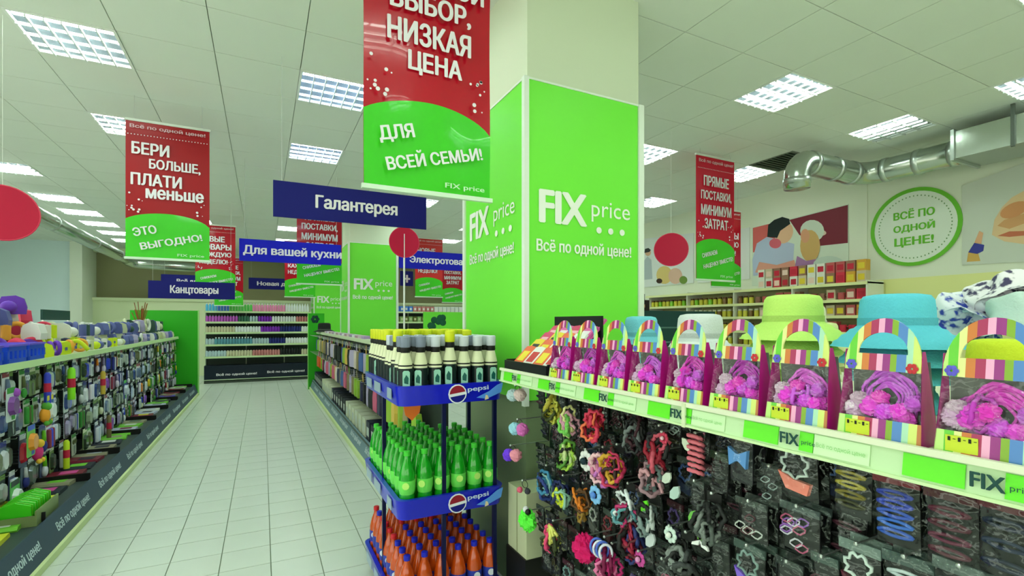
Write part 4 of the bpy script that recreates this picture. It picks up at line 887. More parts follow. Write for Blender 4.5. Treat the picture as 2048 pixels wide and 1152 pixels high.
packs = [
 (1484, 870, .07, .13, 'bow', [(96, 156, 226)], (60, 50, 40), 'blue satin bow on a dark card near the rail joint', 1.0),
 (1592, 888, .105, .135, 'fold', [(236, 136, 120), (196, 214, 210)], (40, 60, 60), 'clear bag with a coral folded band', 1.0),
 (1706, 915, .082, .135, 'ties', [(150, 140, 40), (170, 160, 50), (120, 110, 30), (60, 60, 20)], (40, 22, 22), 'clear bag of olive yellow hair elastics under the rail', 1.0),
 (1792, 945, .085, .155, 'ties', [(40, 60, 170), (46, 70, 190), (50, 90, 200), (50, 110, 210), (46, 90, 190)], (110, 30, 44), 'clear bag of blue hair elastics', 1.0),
 (1902, 975, .085, .16, 'ties', [(90, 20, 50), (80, 16, 44), (96, 24, 60), (80, 20, 44)], (70, 24, 34), 'clear bag of wine red hair elastics', 1.0),
 (2020, 995, .085, .17, 'ties', [(20, 30, 60), (24, 36, 70), (20, 30, 56)], (90, 26, 40), 'clear bag of navy hair elastics at the right edge', 1.0),
 (1503, 1000, .095, .11, 'clips', [(206, 214, 210), (90, 50, 60)], (60, 70, 66), 'clear bag of tiny white clips, second row', 1.0),
 (1600, 1010, .10, .12, 'clips', [(214, 214, 226), (150, 100, 190), (190, 90, 130)], (60, 74, 72), 'clear bag of lilac and white clips, second row', 1.0),
 (1545, 930, .07, .12, 'clips', [(150, 170, 170), (40, 50, 50)], (30, 40, 40), 'dark bag with a grey bent clip beside the coral band', .8),
 (1440, 905, .07, .15, 'ties', [(40, 40, 44), (60, 66, 66), (36, 36, 40)], (40, 60, 44), 'black elastics bag left of the blue bow', .9),
 (1720, 1085, .085, .14, 'fold', [(90, 30, 50), (206, 226, 220)], (110, 130, 124), 'clear bag with a white clip low on the rack', 1.0),
 (1650, 1110, .07, .14, 'clips', [(120, 140, 136), (80, 30, 50)], (60, 80, 74), 'grey clear bag at the bottom edge', .9),
 (1815, 1110, .09, .14, 'ties', [(190, 206, 210), (60, 80, 80), (150, 150, 40)], (60, 80, 76), 'clear bag with a pale band below the blue elastics', 1.0),
 (1500, 1088, .095, .14, 'fold', [(130, 96, 220), (120, 150, 146)], (70, 90, 84), 'clear bag with a violet folded band at the bottom edge', 1.0),
 (1580, 1120, .08, .14, 'clips', [(60, 70, 70), (110, 120, 120)], (40, 50, 48), 'black bag beside the violet band bag', .9),
 (1925, 1128, .09, .14, 'ties', [(60, 70, 70), (40, 50, 50)], (80, 96, 92), 'black elastics bag below the wine red one', 1.0),
 (1250, 775, .05, .1, 'ties', [(40, 50, 50), (70, 80, 76), (30, 34, 34)], (40, 50, 46), 'small black elastics bag in the top row', 1.0),
 (1350, 800, .06, .13, 'clips', [(140, 160, 156), (60, 70, 70)], (60, 74, 70), 'clear bag of grey clips in the top row', 1.0),
 (1395, 960, .06, .13, 'ties', [(40, 44, 46), (60, 60, 66)], (50, 60, 56), 'black elastics bag below the pink ruffle', .9),
 (1440, 1080, .07, .14, 'clips', [(90, 100, 96), (40, 46, 44)], (60, 70, 66), 'dark clip bag right of the pendant', .9),
 (1310, 930, .055, .1, 'clips', [(200, 150, 160), (150, 170, 166)], (60, 74, 70), 'clear bag of rose clips in the second row', 1.0),
 (1185, 1135, .06, .12, 'ties', [(40, 44, 40), (60, 80, 50)], (40, 50, 44), 'black elastics bag under the magenta pouf', 1.0),
 (1330, 1115, .06, .12, 'clips', [(90, 100, 100), (150, 50, 90)], (40, 50, 48), 'black and rose clip bag at the bottom edge', 1.0),
 (1390, 1125, .06, .12, 'clips', [(170, 140, 60), (60, 60, 60)], (40, 50, 48), 'black bag with golden clips at the bottom edge', 1.0)]
for k, (px, py, w, h, kd, cols, card, lab, s) in enumerate(packs):
    if kd == 'bow':
        parts = [('card', card_me(w, h), M((34, 36, 40), .4)), ('bow', bow, M(cols[0], .35, coat=.3)), ('header_strip', strip_me(w * .9, .02), M(card, .5)), ('clear_bag', cm(('bag', w, h), lambda: pillow(w, h)), CLR2)]
        parts[1] = ('bow', shift(bow, (0, 0, -.035)), M(cols[0], .35, coat=.3))
    else: parts = bag_pack(w, h, cols, card, kd, k)
    hang('accessory_bag', 'front ' + lab, 'product pack', px, py, parts, X=1.165, s=s, group=HG, back=1, bc=[p for p in parts if p[0] in ('card', 'header_card', 'back_card', 'clear_bag')])
# dark spare bags behind, filling the pegs
blackbag = [('header_card', strip_me(.07, .02), M((44, 56, 52), .4)), ('bag_body', shift(blister_me(.08, .16, .012), (0, 0, -.09)), M((12, 15, 15), .3, coat=.3)), ('clear_bag', cm(('bag', .085, .17), lambda: pillow(.085, .17)), CLR2)]
k = 0
for rw, z in enumerate((1.285, 1.085, .885, .685, .485)):
    for cI in range(17):
        y = 2.1 - cI * .115
        d = y * cT + 1.3 * sT
        if 645 + FPX * (EYE - z) / d > 1230: continue
        inst('dark_bag', 'black accessory bag deep on the pegs, %s row down, %s from the far rack end' % (ORD[rw], ordn(cI)), 'product pack', (1.30 + .02 * (cI % 3), y, z), blackbag, rot=(0, random.uniform(-.06, .06), -PI / 2 + random.uniform(-.1, .1)), group='black bags deep on the pegs'); k += 1

hr = random.Random(77); DC = [((150, 40, 60), 'red'), ((110, 150, 150), 'grey'), ((190, 196, 190), 'silver'), ((90, 70, 140), 'violet'), ((150, 150, 60), 'olive'), ((60, 90, 150), 'blue'), ((190, 90, 130), 'pink')]
for rw, z in enumerate((1.30, 1.16, 1.0, .85, .69, .52)):
    for cI in range(19):
        y = 2.13 - cI * .1 - .05 * (rw % 2); d = y * cT + 1.23 * sT
        if 645 + FPX * (EYE - z) / d > 1190: continue
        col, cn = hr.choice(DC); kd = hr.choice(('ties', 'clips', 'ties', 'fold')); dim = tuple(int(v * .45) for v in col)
        hd = hr.choice(((40, 54, 50), (60, 24, 34), (70, 84, 78), (26, 30, 30)))
        key = ('dbag', kd, cn, hd)
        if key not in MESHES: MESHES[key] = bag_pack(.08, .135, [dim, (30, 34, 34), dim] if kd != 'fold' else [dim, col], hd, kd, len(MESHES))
        inst('accessory_bag', 'small bag with dark %s %s behind the front packs, line %s, %s from rack end' % (cn, kd, ('one', 'two', 'three', 'four', 'five', 'six')[rw], ordn(cI)), 'product pack', (1.235, y, z), MESHES[key], rot=(0, hr.uniform(-.08, .08), -PI / 2 + hr.uniform(-.12, .12)), group='small dark bags on the near right rack')
# ------------------------------------------------------------------ striped carton packs on the near shelf
ST = [(6, (190, 230, 130)), (5, (100, 200, 50)), (4, (226, 230, 150)), (5, (206, 120, 50)), (5, (170, 40, 90)), (4, (240, 170, 210)), (5, (150, 40, 130)), (4, (130, 170, 40)), (6, (76, 130, 200)), (4, (170, 220, 190)), (5, (210, 226, 120)), (4, (190, 120, 60))]
STRIPE = stripes('striped_print', ST, .15)
MAG = M((176, 14, 128), .3); GREYW = M((104, 112, 104), .45)
cw = .144; wz = lambda z: .146 * (1 - .08 * min(z / .135, 1)); H0, H1, HT = .042, .135, .238
def depth_at(z): return .062 * (1 - z / HT) + .012
def arch_pts(w, z0, zt, n=16): return [(-w / 2 * math.cos(PI * i / n), z0 + (zt - z0) * math.sin(PI * i / n) ** .9) for i in range(n + 1)]
def carton_front():
    m = MB(); y = lambda z: -depth_at(z) * .5
    # lower strip
    for (z0, z1) in ((0, H0),): m.add([(-wz(z0) / 2, y(z0), z0), (wz(z0) / 2, y(z0), z0), (wz(z1) / 2, y(z1), z1), (-wz(z1) / 2, y(z1), z1), (-wz(z0) / 2, y(z0) + .002, z0), (wz(z0) / 2, y(z0) + .002, z0), (wz(z1) / 2, y(z1) + .002, z1), (-wz(z1) / 2, y(z1) + .002, z1)], [(0, 1, 2, 3), (7, 6, 5, 4), (3, 2, 6, 7), (0, 4, 5, 1), (1, 5, 6, 2), (0, 3, 7, 4)])
    return m.mesh()
def carton_arch():
    m = MB(); n = 20; hz = .168; out = arch_pts(wz(1), H1, HT, n); inn = arch_pts(cw * .60, hz, HT - .028, n)
    y = lambda z: -depth_at(z) * .5
    vo = [(x, y(z), z) for x, z in out]; vi = [(x, y(z), z) for x, z in inn]
    fs = [(i, i + 1, n + 1 + i + 1, n + 1 + i) for i in range(n)]
    k0 = 2 * (n + 1); vs = vo + vi + [(-cw / 2, y(H1), H1), (cw / 2, y(H1), H1)]
    fs += [(0, n + 1, 2 * n + 1, n)]
    b = len(vs); vs += [(x, y_ + .004, z) for x, y_, z in vs]; fs += [tuple(i + b for i in reversed(f)) for f in fs]
    fs += [(i, b + i, b + i + 1, i + 1) for i in range(n)] + [(n + 1 + i, n + 2 + i, b + n + 2 + i, b + n + 1 + i) for i in range(n)]
    return m.add(vs, fs).mesh()
CF, CA = carton_front(), carton_arch()
def quadp(p, t=.0015): return MB().add([*p, *[(x, y + t, z) for x, y, z in p]], [(0, 1, 2, 3), (7, 6, 5, 4), (0, 4, 5, 1), (1, 5, 6, 2), (2, 6, 7, 3), (3, 7, 4, 0)]).mesh()
yw0, yw1 = -depth_at(H0) * .5, -depth_at(H1) * .5
WIN = MB().add([(-wz(H0) / 2, yw0, H0), (wz(H0) / 2, yw0, H0), (wz(1) / 2, yw1, H1), (-wz(1) / 2, yw1, H1)], [(0, 1, 2, 3)]).mesh()
BCK = MB().add([(-cw / 2, .03, 0), (cw / 2, .03, 0), (wz(1) / 2, .012, H1 + .02), (-wz(1) / 2, .012, H1 + .02)], [(0, 1, 2, 3)]).mesh()
def side_mesh(sg):
    pts = [(-depth_at(0) * .5, 0), (.031, 0), (.004, H1 + .01), (-.006, .175), (-depth_at(.175) * .5, .175), (-depth_at(H1) * .5, H1)]
    n = len(pts); a = [(sg * wz(z) / 2 - sg * .0012, y, z) for y, z in pts]; b = [(sg * wz(z) / 2, y, z) for y, z in pts]
    return MB().add(a + b, [(0, 1, 2, 5), (5, 2, 3, 4), (6, 11, 8, 7), (11, 10, 9, 8)] + [(i, i + n, (i + 1) % n + n, (i + 1) % n) for i in range(n)]).mesh()
SIDE = {q_: side_mesh(q_) for q_ in (-1, 1)}
BOT = MB().box(-cw / 2, cw / 2, -.037, .031, 0, .002).mesh()
coil = MB()
for q in range(9): coil.ring((.022 + .002 * (q % 3), -.003 + .003 * (q % 4), .068), .018 + .0035 * q, .0028, (.25 * math.sin(q), .2 * math.cos(2 * q), .2 * math.sin(3 * q)), 24, 5, sx=1.15, wav=.06, k=5)
coil = coil.mesh(True)
blob = MB()
for q in range(6): blob.ring((-.02, -.004, .06), .012 + .004 * q, .004, (q * .7, q * 1.1, q * .5), 18, 5, wav=.15)
blob = blob.mesh(True)
PU = [(206, 96, 226), (226, 70, 206), (190, 60, 190), (226, 110, 226)]
flower = MB()
for q in range(6): flower.ball((.006 * math.cos(q * PI / 3), 0, .006 * math.sin(q * PI / 3)), .0045, 6, 4, sc=(1, .2, 1))
flower = flower.mesh()
mark = MB()
for q in range(6): mark.box(-.018 + q * .007, -.0145 + q * .007, -.001, 0, -.002 + .004 * (q % 2), .001 + .004 * ((q + 1) % 2))
mark = mark.mesh()
for n_ in range(1, 10):
    yhi = .61 + .165 * (8 - n_); yc = yhi - cw / 2
    lab = 'striped arch top carton with mauve fluffy ties, %s from the black sachet box' % ordn(n_ - 1)
    r = root('gift_carton', lab, 'gift carton', (FX + .05, yc, FZ + .0005), -PI / 2 + random.uniform(-.03, .03), group='striped arch cartons on the near shelf')
    put('front_strip', CF, STRIPE, r); put('arch_handle', CA, STRIPE, r); put('base', BOT, MAG, r); put('back_board', BCK, GREYW, r)
    for s in (-1, 1): put('side_panel', SIDE[s], MAG, r, label='magenta side panel')
    rn2 = random.Random(n_)
    put('mesh_tie', coil, M(PU[n_ % 4], .6), r, (rn2.uniform(-.022, -.014), .005, rn2.uniform(-.008, .008) - .008), scale=(.95, .6, 1.2))
    if n_ % 2: put('mesh_tie', blob, M(PU[(n_ + 1) % 4], .6), r, (rn2.uniform(-.01, .02), 0, rn2.uniform(0, .015)))
    for q, (bx, bz, br, bc) in enumerate(((-.046, .057, .016, (206, 170, 206)), (-.042, .075, .014, (200, 176, 196)), (-.022, .062, .017, (226, 70, 214)), (.03, .052, .015, (226, 60, 214)), (.048, .05, .013, (206, 70, 190)), (-.052, .05, .012, (226, 210, 226)), (.005, .056, .015, (214, 80, 226)), (.045, .075, .013, (190, 90, 206)), (-.005, .08, .014, (220, 60, 190)))):
        br *= 1.12
        put('pompom', fuzzy(br, q + 20, .2, n=20, m=15), M(bc, .95), r, (bx + rn2.uniform(-.008, .008), -.008 + rn2.uniform(-.008, .004), bz + rn2.uniform(-.006, .008)))
    put('window_film', WIN, CLR2, r)
    put('printed_flower', flower, M((96, 90, 206), .5), r, (-cw * .37, yw1 - .001, H1 + .010)); put('printed_flower', flower, M((196, 50, 60), .5), r, (cw * .36, yw1 - .001, H1 + .008))
    put('printed_patch', cm('patch', lambda: MB().box(-.022, .022, -.0015, 0, -.016, .014).mesh()), M((206, 222, 60), .5), r, (-cw * .24, yw0 - .003, H0 * .5)); put('printed_mark', mark, BLACK, r, (-cw * .24, yw0 - .005, H0 * .66))

# black counter box of sachets
r = root('sachet_box', 'black tiered counter box holding orange and white sachets', 'display box', (1.22, 2.0, FZ)); 
put('box_body', MB().box(-.15, .15, -.2, .2, 0, .01).box(-.15, -.14, -.2, .2, .01, .045).box(.14, .15, -.2, .2, .01, .26).box(-.14, .14, -.2, -.19, .01, .05).box(-.14, .14, .19, .2, .01, .05).mesh(), M((16, 22, 26), .4), r)
sach = MB().prism([(-.045, 0), (.045, 0), (.048, .06), (.045, .13), (0, .136), (-.045, .13), (-.048, .06)], -.005, .005).mesh(); sl = MB().box(-.03, .03, -.0065, -.005, .04, .1).mesh()
SC = [((236, 110, 70), 'orange', (240, 220, 60)), ((236, 238, 236), 'white', (200, 60, 60)), ((236, 214, 50), 'yellow', (60, 60, 60)), ((214, 60, 110), 'raspberry', (240, 180, 200)), ((220, 90, 170), 'pink', (240, 230, 240))]
for row in range(5):
    for q in range(4):
        ci = (3 if q % 2 else 4) if row >= 3 else ((0, 1, 0, 1) if row == 0 else (2, 0, 1, 2) if row == 1 else (3, 2, 0, 1))[3 - q]
        col, cn, c2 = SC[ci]
        inst('sachet', '%s sachet in the black counter box, tier %s up, %s from the far end' % (cn, ('one', 'two', 'three', 'four', 'five')[row], ordn(3 - q)), 'sachet', (1.22 - .125 + row * .052, 2.0 - .14 + q * .093, FZ + .012 + row * .034), [('packet', sach, M(col, .3)), ('printed_patch', sl, M(c2, .4))], rot=(-.8, 0, -PI / 2), scale=(1, 1, 1.05), group='sachets in the black counter box')

# ------------------------------------------------------------------ hats
def hat_mesh(rc, hc, rb, droop, n=28):
    prof = [(rb, -droop), (rb * .97, -droop + .004)]
    K = 7
    for i in range(1, K): t = i / K; prof.append((rb + (rc - rb) * t, -droop * (1 - t) ** 1.2 + (.004 if i % 2 else 0)))
    prof += [(rc, .004), (rc * .985, hc * .5), (rc * .95, hc * .82), (rc * .86, hc * .95), (rc * .6, hc), (0.002, hc * 1.01)]
    return MB().lathe(prof, n, cap=False).mesh(True)
def hat_parts(rc, hc, rb, droop, mat, band):
    me = cm(('hat', rc, hc, rb, droop), lambda: hat_mesh(rc, hc, rb, droop))
    bd = cm(('hatb', rc, hc), lambda: MB().lathe([(rc + .002, .003), (rc + .002, .022)], 28, cap=False).mesh(True))
    return [('hat_shell', me, mat), ('hat_band', bd, band)]
def cloth(c): return M(c, .85, bump=.25, bscale=160, var=.08)
def hatstack(x, y, ztop, col, nm, n=5, rc=.092, hc=.1, rb=.16, droop=.05, shrink=.016, step=.045):
    zb = ztop - hc; z = zb; k = 0
    while k < 9:
        last = z - droop - step < FZ
        if last: z = FZ + droop + .001
        rbk = max(rb - shrink * k, rc + .014)
        inst('bucket_hat', '%s bucket hat, %s in its stack %s' % (nm[0], ('topmost', 'second from top', 'third from top', 'fourth from top', 'fifth from top', 'sixth from top', 'seventh from top', 'eighth from top', 'ninth')[k] if not last else 'lowest', nm[1]), 'hat', (x, y, z), hat_parts(rc - .002 * min(k, 5), hc if k == 0 else .04, round(rbk, 3), droop, cloth(col), cloth(tuple(int(v * .9) for v in col))), group='%s hats' % nm[0])
        if last: break
        z -= step; k += 1
hatstack(1.51, .715, 1.675, (96, 200, 222), ('turquoise', 'behind the last two cartons'), rc=.084, rb=.15, hc=.085, n=4, droop=.055)
hatstack(1.55, 1.03, 1.69, (198, 240, 120), ('lime', 'behind the middle cartons'), rc=.088, rb=.16, n=4, hc=.09, droop=.055)
hatstack(1.60, 1.46, 1.635, (222, 230, 234), ('white', 'between the lime hats and the pillar'), rc=.09, rb=.135, n=3)
hatstack(1.66, 1.88, 1.63, (120, 206, 226), ('pale blue', 'close to the green pillar'), rc=.08, rb=.12, n=3)
hatstack(1.40, .455, 1.565, (206, 226, 50), ('yellow green', 'seen through the last carton handle'), rc=.07, rb=.085, n=1, hc=.08, droop=.03)
hatstack(1.36, 1.30, 1.53, (230, 236, 236), ('small white', 'seen through the fifth carton handle'), rc=.06, rb=.075, n=1, hc=.07, droop=.03)
# rear row on its own table
tb = root('display_table', 'pale display table behind the hat stacks', 'table', (2.9, 1.9, 0)); put('tabletop', MB().box(-.55, .55, -1.3, 1.3, 1.24, 1.27).mesh(), CREAM, tb)
for sx in (-.5, .5):
    for sy in (-1.2, 1.2): put('leg', MB().box(sx - .02, sx + .02, sy - .02, sy + .02, 0, 1.24).mesh(), METAL, tb)
FZs = FZ; FZ = 1.27
hatstack(2.56, 1.62, 1.69, (226, 236, 200), ('ivory', 'just right of the tall lime hat'), rc=.085, rb=.14, n=5)
hatstack(2.62, 1.28, 1.67, (226, 232, 196), ('cream', 'left of the turquoise hat'), rc=.085, rb=.14, n=5)
hatstack(2.80, 1.70, 1.60, (214, 226, 160), ('pale lime', 'between the cream hats'), rc=.09, rb=.15, n=4)
FZ = FZs
def floral(base, spot):
    m = bpy.data.materials.new('floral_cloth'); m.use_nodes = True; nt = m.node_tree; b = nt.nodes['Principled BSDF']; b.inputs['Roughness'].default_value = .85
    tc = nt.nodes.new('ShaderNodeTexCoord'); n = nt.nodes.new('ShaderNodeTexNoise'); n.inputs['Scale'].default_value = 26; n.inputs['Detail'].default_value = 2; rp_ = nt.nodes.new('ShaderNodeValToRGB')
    rp_.color_ramp.interpolation = 'LINEAR'; e = rp_.color_ramp.elements; e[0].position = .5; e[0].color = lin(base); e[1].position = .6; e[1].color = lin(spot)
    nt.links.new(tc.outputs['Object'], n.inputs['Vector']); nt.links.new(n.outputs['Fac'], rp_.inputs[0]); nt.links.new(rp_.outputs[0], b.inputs['Base Color']); return m
FL1 = floral((226, 232, 240), (50, 70, 170)); FL2 = floral((230, 228, 234), (60, 56, 90))
def crumple(me, amt, seed):
    me = me.copy()
    for v in me.vertices:
        q = noise.noise_vector(v.co * 14 + Vector((seed, 0, 0))); v.co += q * amt
    return me
hm = cm(('hat', .08, .09, .125, .03), lambda: hat_mesh(.08, .09, .125, .03, 36))
for k, (px, py, d, mt, lab, s) in enumerate(((1908, 632, 1.42, FL1, 'crumpled white hat with blue flowers right of the turquoise stack', 1.0), (1945, 652, 1.36, FL1, 'second blue flowered hat, lower in the same heap', .85), (1985, 612, 1.35, FL2, 'white hat with dark print lying above the blue flowered hats', 1.0), (2032, 596, 1.3, FL2, 'dark printed white hat at the right edge', 1.0), (2050, 650, 1.25, cloth((196, 220, 214)), 'pale grey green hat at the right edge', 1.3))):
    u = (px - 1024) / FPX * d; x = u * cT + d * sT; y = d * cT - u * sT; z = EYE + (645 - py) / FPX * d
    s *= .68
    inst('sun_hat', lab, 'hat', (x, y, z), [('hat_shell', crumple(hm, .022, k * 3.1), mt)], rot=((.5, .9, -.6, .4, 0)[k], (-.5, .4, .5, -.4, 0)[k], k), scale=s, group='floral hats')
bx_ = root('stock_crate', 'cream box stacked on a black crate between the blue stand and the near rack', 'box', (1.34, 2.335, 0))
put('crate_body', MB().box(-.14, .14, -.11, .11, 0, .38).mesh(), BLACK, bx_); put('cream_box', MB().box(-.13, .13, -.105, .105, .38, .72).mesh(), M((196, 204, 168), .6), bx_); put('flap_line', MB().box(-.132, -.13, -.004, .004, .38, .72).mesh(), M((150, 156, 120), .6), bx_)
hp = root('hat_pole_stand', 'cream hat stand between the last cartons', 'stand', (1.62, .36, 1.37)); put('column', MB().box(-.13, .13, -.17, .15, 0, .16).mesh(), CREAM, hp)

# ------------------------------------------------------------------ middle rack beyond the stand
mo = Vector((1.2, 3.7, 0)); rackM = root('shop_rack', 'middle rack along the right of the aisle beyond the blue stand', 'shop rack', mo)
Y0, Y1 = 3.75, 12.72
rp(rackM, mo, 'back_panel', MB().box(1.30, 1.325, Y0, Y1, .1, 1.36), M((40, 52, 44), .7))
rp(rackM, mo, 'top_shelf', MB().box(1.17, 1.33, Y0, Y1, 1.365, 1.38), CREAM)
rp(rackM, mo, 'price_rail', MB().box(1.155, 1.17, Y0, Y1, 1.335, 1.385), M((214, 226, 190), .4))
rp(rackM, mo, 'base_shelf', MB().box(1.06, 1.32, Y0, Y1, .2, .22), M((70, 84, 76), .5))
rp(rackM, mo, 'base_board', MB().prism([(1.02, .06), (1.03, .06), (1.085, .235), (1.075, .235)], Y0, Y1, 'xz'), M((110, 136, 146), .45))
rp(rackM, mo, 'kick_strip', MB().prism([(1.0, .0), (1.1, .0), (1.1, .062), (1.02, .062), (.995, .055)], Y0, Y1, 'xz'), M((206, 222, 160), .45))
for q in range(8): text('Всё по одной цене!', .72, .07, M((214, 226, 226), .5), rackM, Vector((1.045, 4.4 + q * 1.02, .15)) - mo, -PI / 2, rx=-.31, bold=.04)
endM = root('end_panel', 'green end panel with black emblem at the far end of the middle rack', 'rack end panel', (1.15, 12.75, 0))
put('panel', MB().box(-.17, .19, 0, .04, 0, 1.82).mesh(), GREEN2, endM); put('edge_strip', MB().box(-.185, -.17, -.004, .044, 0, 1.83).mesh(), M((160, 226, 130), .4), endM)
em = MB()
for q in range(6): em.ball((-.02 + .06 * math.cos(q * 1.05), -.01, 1.68 + .06 * math.sin(q * 1.05)), .04, 8, 5, sc=(1, .15, 1))
put('emblem', em.mesh(True), M((10, 60, 50), .5), endM)
hr = random.Random(31)
bagm = MB().prism([(-.1, -.34), (.1, -.34), (.115, -.2), (.08, -.1), (-.08, -.1), (-.115, -.2)], -.035, .02).mesh(); strap = MB().sweep([(-.07, 0, -.11), (-.04, 0, -.02), (0, 0, 0), (.04, 0, -.02), (.07, 0, -.11)], .008, 5).mesh(True)
MP = [((70, 100, 160), 'denim blue'), ((226, 214, 206), 'ivory'), ((206, 96, 130), 'rose'), ((150, 190, 60), 'lime'), ((60, 60, 90), 'indigo'), ((190, 180, 210), 'lilac'), ((150, 140, 100), 'khaki'), ((24, 28, 30), 'black'), ((226, 190, 90), 'straw')]
c = 0; y = 12.45
while y > 4.0:
    for rw, z in enumerate((1.3, .92)):
        col, cn = MP[hr.randrange(len(MP))]
        if c in (1, 2) and rw == 0: col, cn = (150, 200, 50), 'lime'
        if c in (1, 2, 3) and rw == 1: col, cn = (226, 100, 40), 'orange'
        inst('hanging_bag', '%s bag on the middle rack, %s row, %s from its green end panel' % (cn, ('upper', 'lower')[rw], ordn(c)), 'bag', (1.18, y + hr.uniform(-.02, .02), z), [('bag_body', bagm, M(col, .6)), ('strap', strap, M(MP[(c + rw) % 9][0], .6))], rot=(0, 0, -PI / 2 + hr.uniform(-.2, .2)), group='bags hanging on the middle rack')
        put('peg_hook', hook_me, METAL, rackM, Vector((1.0, y, z)) - mo, (0, 0, -PI / 2))
    y -= .23; c += 1
bx = MB().box(-.1, .1, -.1, .1, 0, .22).mesh(); bxl = MB().box(-.06, .06, -.102, -.1, .05, .15).mesh()
c = 0; y = 12.4
while y > 4.2:
    col = [(24, 32, 50), (30, 36, 40), (214, 220, 190), (200, 206, 180)][(c // 3) % 4]
    inst('stock_box', '%s box on the middle rack base shelf, %s from the green end panel' % (['navy', 'charcoal', 'cream', 'putty'][(c // 3) % 4], ordn(c)), 'box', (1.2, y, .221), [('carton', bx, M(col, .5)), ('label_print', bxl, M((190, 200, 190), .5))], -PI / 2, 'boxes on the middle rack base shelf'); y -= .27; c += 1
inst('fedora_hat', 'black hat on the far end of the middle rack top', 'hat', (1.25, 11.9, 1.43), hat_parts(.14, .16, .24, .04, M((26, 30, 30), .8), M((90, 96, 90), .7)))
hr = random.Random(8); c = 0; y = 11.2
while y > 6.6:
    col = [(206, 190, 200), (170, 150, 190), (226, 226, 232), (190, 150, 170)][c % 4]
    put('flat_box', cm('flatb', lambda: MB().box(-.06, .06, -.1, .1, 0, .035).box(-.04, .04, -.06, .06, .035, .037).mesh()), M(col, .5), loc=(1.25, y, 1.381), label='%s flat box on the middle rack top, %s from the black hat' % (['mauve', 'violet', 'white', 'dusky pink'][c % 4], ordn(c)), cat='box', group='flat boxes on the middle rack top'); y -= .26; c += 1
# toys between the bottles and the pillar
for k, (px, py, col, c2, lab) in enumerate(((912, 655, (236, 150, 130), (240, 210, 60), 'round toy with pink face and yellow top beside the near pillar'), (885, 662, (226, 220, 60), (40, 60, 120), 'yellow toy with blue base behind the cream bottles'), (918, 676, (60, 70, 210), (226, 230, 236), 'blue ball in clear wrap behind the cream bottles'))):
    v = Vector((1.25, 3.9 + k * .16, 1.381 + (.05 if k < 3 else 0))); inst('round_toy', lab, 'toy', v, [('toy_body', MB().ball((0, 0, 0), .05, 14, 9, sc=(1.15, 1, .8)).mesh(True), M(col, .5)), ('toy_top', MB().ball((0, 0, .045), .03, 12, 7, sc=(1.1, 1, .7)).mesh(True), M(c2, .5)), ('toy_band', MB().lathe([(.055, -.012), (.056, -.004)], 14).mesh(True), M((60, 40, 60), .5))])

# ------------------------------------------------------------------ far cosmetics shelf
def wall_shelf(x0, x1, y, zs, label, depth=.36, top=None, side=GREEN2):
    r = root('shelf_unit', label, 'shelf unit', (x0, y, 0)); L = x1 - x0
    put('back_panel', MB().box(0, L, depth - .01, depth + .02, 0, max(zs) + .02).mesh(), M((60, 70, 66), .7), r)
    for z in zs:
        put('shelf_board', MB().box(0, L, .02, depth, z - .02, z).mesh(), CREAM, r); put('price_rail', MB().box(0, L, 0, .02, z - .045, z + .005).mesh(), M((206, 226, 176), .4), r)
    for q in range(int(L / .9) + 1): put('upright', MB().box(min(q * .95, L - .02), min(q * .95, L - .02) + .02, .3, depth, .05, max(zs)).mesh(), M((180, 190, 170), .5), r)
    return r
SZ = [.36, .70, 1.02, 1.34, 1.62, 1.90]
sf = wall_shelf(-1.36, 1.24, 15.1, SZ[1:], 'far shelf unit stocked with rows of small bottles')
put('base_board', MB().box(0, 2.6, .0, .36, .08, .46).mesh(), M((12, 26, 44), .4), sf); put('kick_strip', MB().box(0, 2.6, -.02, .36, 0, .08).mesh(), M((60, 70, 60), .5), sf)
put('base_lip', MB().box(0, 2.6, -.02, 0, .06, .1).mesh(), M((196, 214, 180), .4), sf)
text('Всё по одной цене!', .95, .075, BW, sf, (.75, -.003, .22), bold=.04); text('Всё по одной цене!', .95, .075, BW, sf, (1.95, -.003, .24), bold=.04)
bot = [('body', MB().lathe([(.028, 0), (.03, .01), (.03, .12), (.014, .15)], 8).mesh('auto'), None), ('cap', MB().lathe([(.015, .148), (.015, .18)], 8).mesh('auto'), None)]
FC = {'sky blue': (90, 190, 236), 'blue': (70, 130, 226), 'green': (90, 206, 90), 'pink': (236, 140, 190), 'white': (230, 234, 236), 'mauve': (190, 90, 200), 'dark green': (60, 110, 90), 'navy': (30, 40, 120), 'violet': (130, 40, 190), 'silver': (180, 200, 210), 'teal': (90, 150, 170), 'rose': (200, 130, 130), 'beige': (206, 200, 170), 'black': (24, 28, 30)}
rowsC = [(1.902, ['sky blue'] * 4 + ['blue'] * 4 + ['green'] * 8 + ['pink'] * 12 + ['white'] * 9), (1.622, ['mauve'] * 11 + ['dark green'] * 4 + ['silver'] * 3 + ['violet'] * 5 + ['white'] * 9 + ['rose'] * 5), (1.342, ['beige'] * 10 + ['white'] * 9 + ['violet'] * 7 + ['navy'] * 8 + ['white'] * 3),
         (1.022, ['silver'] * 3 + ['teal'] * 13 + ['silver'] * 6 + ['navy'] * 6 + ['white'] * 9), (.702, ['silver'] * 7 + ['beige'] * 9 + ['rose'] * 10 + ['black'] * 8 + ['beige'] * 3)]
